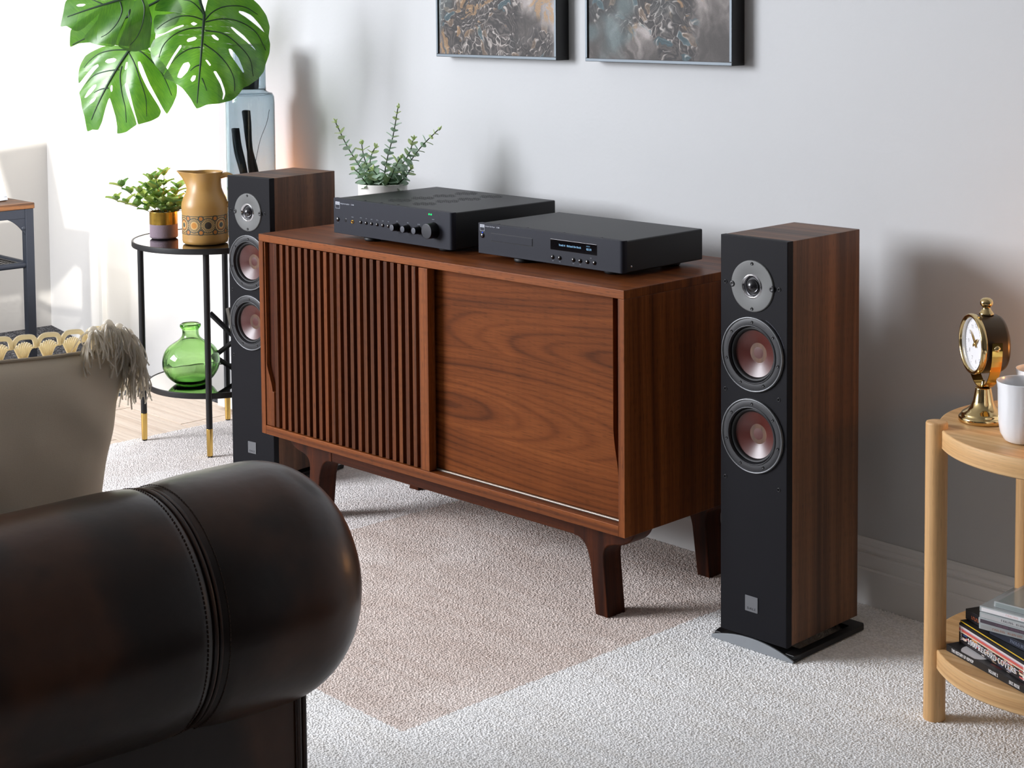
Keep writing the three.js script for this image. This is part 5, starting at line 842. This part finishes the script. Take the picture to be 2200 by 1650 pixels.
  book('book', 'navy blue book squeezed under the disc cases', 'book', [0.776, 0.1869, 0.410], -0.33, 0.13, 0.0118, 0.10, std({ color: 0x171b28, roughness: 0.5 }),
    canvasTex(1024, 92, (g, w, h) => { g.fillStyle = '#1a1f2e'; g.fillRect(0, 0, w, h); g.fillStyle = '#8a93a4'; g.font = '58px serif'; g.fillText('PAOLO NUTINI', 420, 66); }));
  // disc cases
  const clear = phys({ color: 0xaab0b0, roughness: 0.12, clearcoat: 1, clearcoatRoughness: 0.04 });
  const inlay = [['#8c5a40', '#9a9a98', 'lowest disc case in the stack, with a dark grey spine'], ['#6a4a5a', '#4a4048', 'disc case with a purple brown spine, second from the bottom'], ['#3a3a3c', '#b4b4b4', 'disc case with a mottled grey spine, middle of the stack'], ['#d8b4b0', '#e6e2e2', 'disc case with a white spine and pink lettering, second from the top']];
  let y = 0.1990; const R2 = rng(4);
  for (let k = 0; k < 5; k++) {
    const top = k === 4, yaw = 0.05 + (R2() - 0.5) * 0.05, x = 0.768 + (top ? 0.022 : (R2() - 0.5) * 0.003), z = 0.432 + (top ? -0.012 : (R2() - 0.5) * 0.004);
    const c = thing('disc_case', top ? 'topmost disc case with a grey green cover and rust coloured drawing' : inlay[k][2], 'disc case', [x, y, z], yaw);
    part('case', bxr(0, 0.142, 0, 0.0102, -0.124, 0, 0.0012), clear, c, 'clear plastic case');
    part('spine_print', faceUV((() => { const g = new THREE.PlaneGeometry(0.134, 0.0066); g.translate(0.071, 0.0051, 0.0003); return g; })(), 0.004, 0.138, 0.0018, 0.0084), std({ map: canvasTex(1024, 52, (g, w, h) => { g.fillStyle = top ? '#8f9896' : inlay[k][1]; g.fillRect(0, 0, w, h); if (!top) { g.fillStyle = inlay[k][0]; for (let i = 0; i < 16; i++) if (i !== 7) { g.fillRect(170 + k * 60 + i * 27, 12, 6, 29); g.fillRect(170 + k * 60 + i * 27, 12 + (i * 7) % 24, 17, 5); if (i % 3) g.fillRect(183 + k * 60 + i * 27, 12, 5, 29); } } }), roughness: 0.35 }), c);
    if (top) part('cover_print', (() => { const g = new THREE.PlaneGeometry(0.134, 0.116); g.rotateX(-Math.PI / 2); g.translate(0.073, 0.0105, -0.062); return g; })(), phys({ map: canvasTex(512, 440, (g, w, h) => { g.fillStyle = '#8f9a98'; g.fillRect(0, 0, w, h); g.strokeStyle = '#9a6238'; g.lineWidth = 9; const q = rng(6); g.beginPath(); for (let i = 0; i < 46; i++) { const px = 180 + q() * 300, py = 60 + q() * 300; g.moveTo(px, py); g.quadraticCurveTo(px + (q() - 0.5) * 90, py + (q() - 0.5) * 90, px + (q() - 0.5) * 120, py + (q() - 0.5) * 50); } g.stroke(); }), roughness: 0.2, clearcoat: 0.8, clearcoatRoughness: 0.05 }), c, 'grey green printed cover');
    y += 0.0104;
  }
}
{ // table lamp standing on the oak table just outside the frame: its warm glow shows on the clock and the table top
  const L = thing('table_lamp', 'small warm bulb lamp on the oak table right of the mugs', 'lamp', [0.972, 0.532, 0.225]);
  part('lamp_base', lathe([[0, 0], [0.035, 0], [0.036, 0.004], [0.02, 0.010], [0.010, 0.02], [0.009, 0.06], [0.014, 0.075], [0, 0.08]], 32), M.brassSatin, L);
  part('lamp_bulb', (() => { const g = new THREE.SphereGeometry(0.032, 28, 18); g.translate(0, 0.112, 0); return g; })(), std({ color: 0xfff0d8, emissive: 0xffb45a, emissiveIntensity: 3.5, roughness: 0.6 }), L, 'glowing warm bulb');
  const pl = new THREE.PointLight(0xffb060, 0.16, 0, 2); pl.position.set(0, 0.112, 0); pl.castShadow = true; pl.shadow.radius = 1.5; L.add(pl);
}
renderer.render(scene, camera);
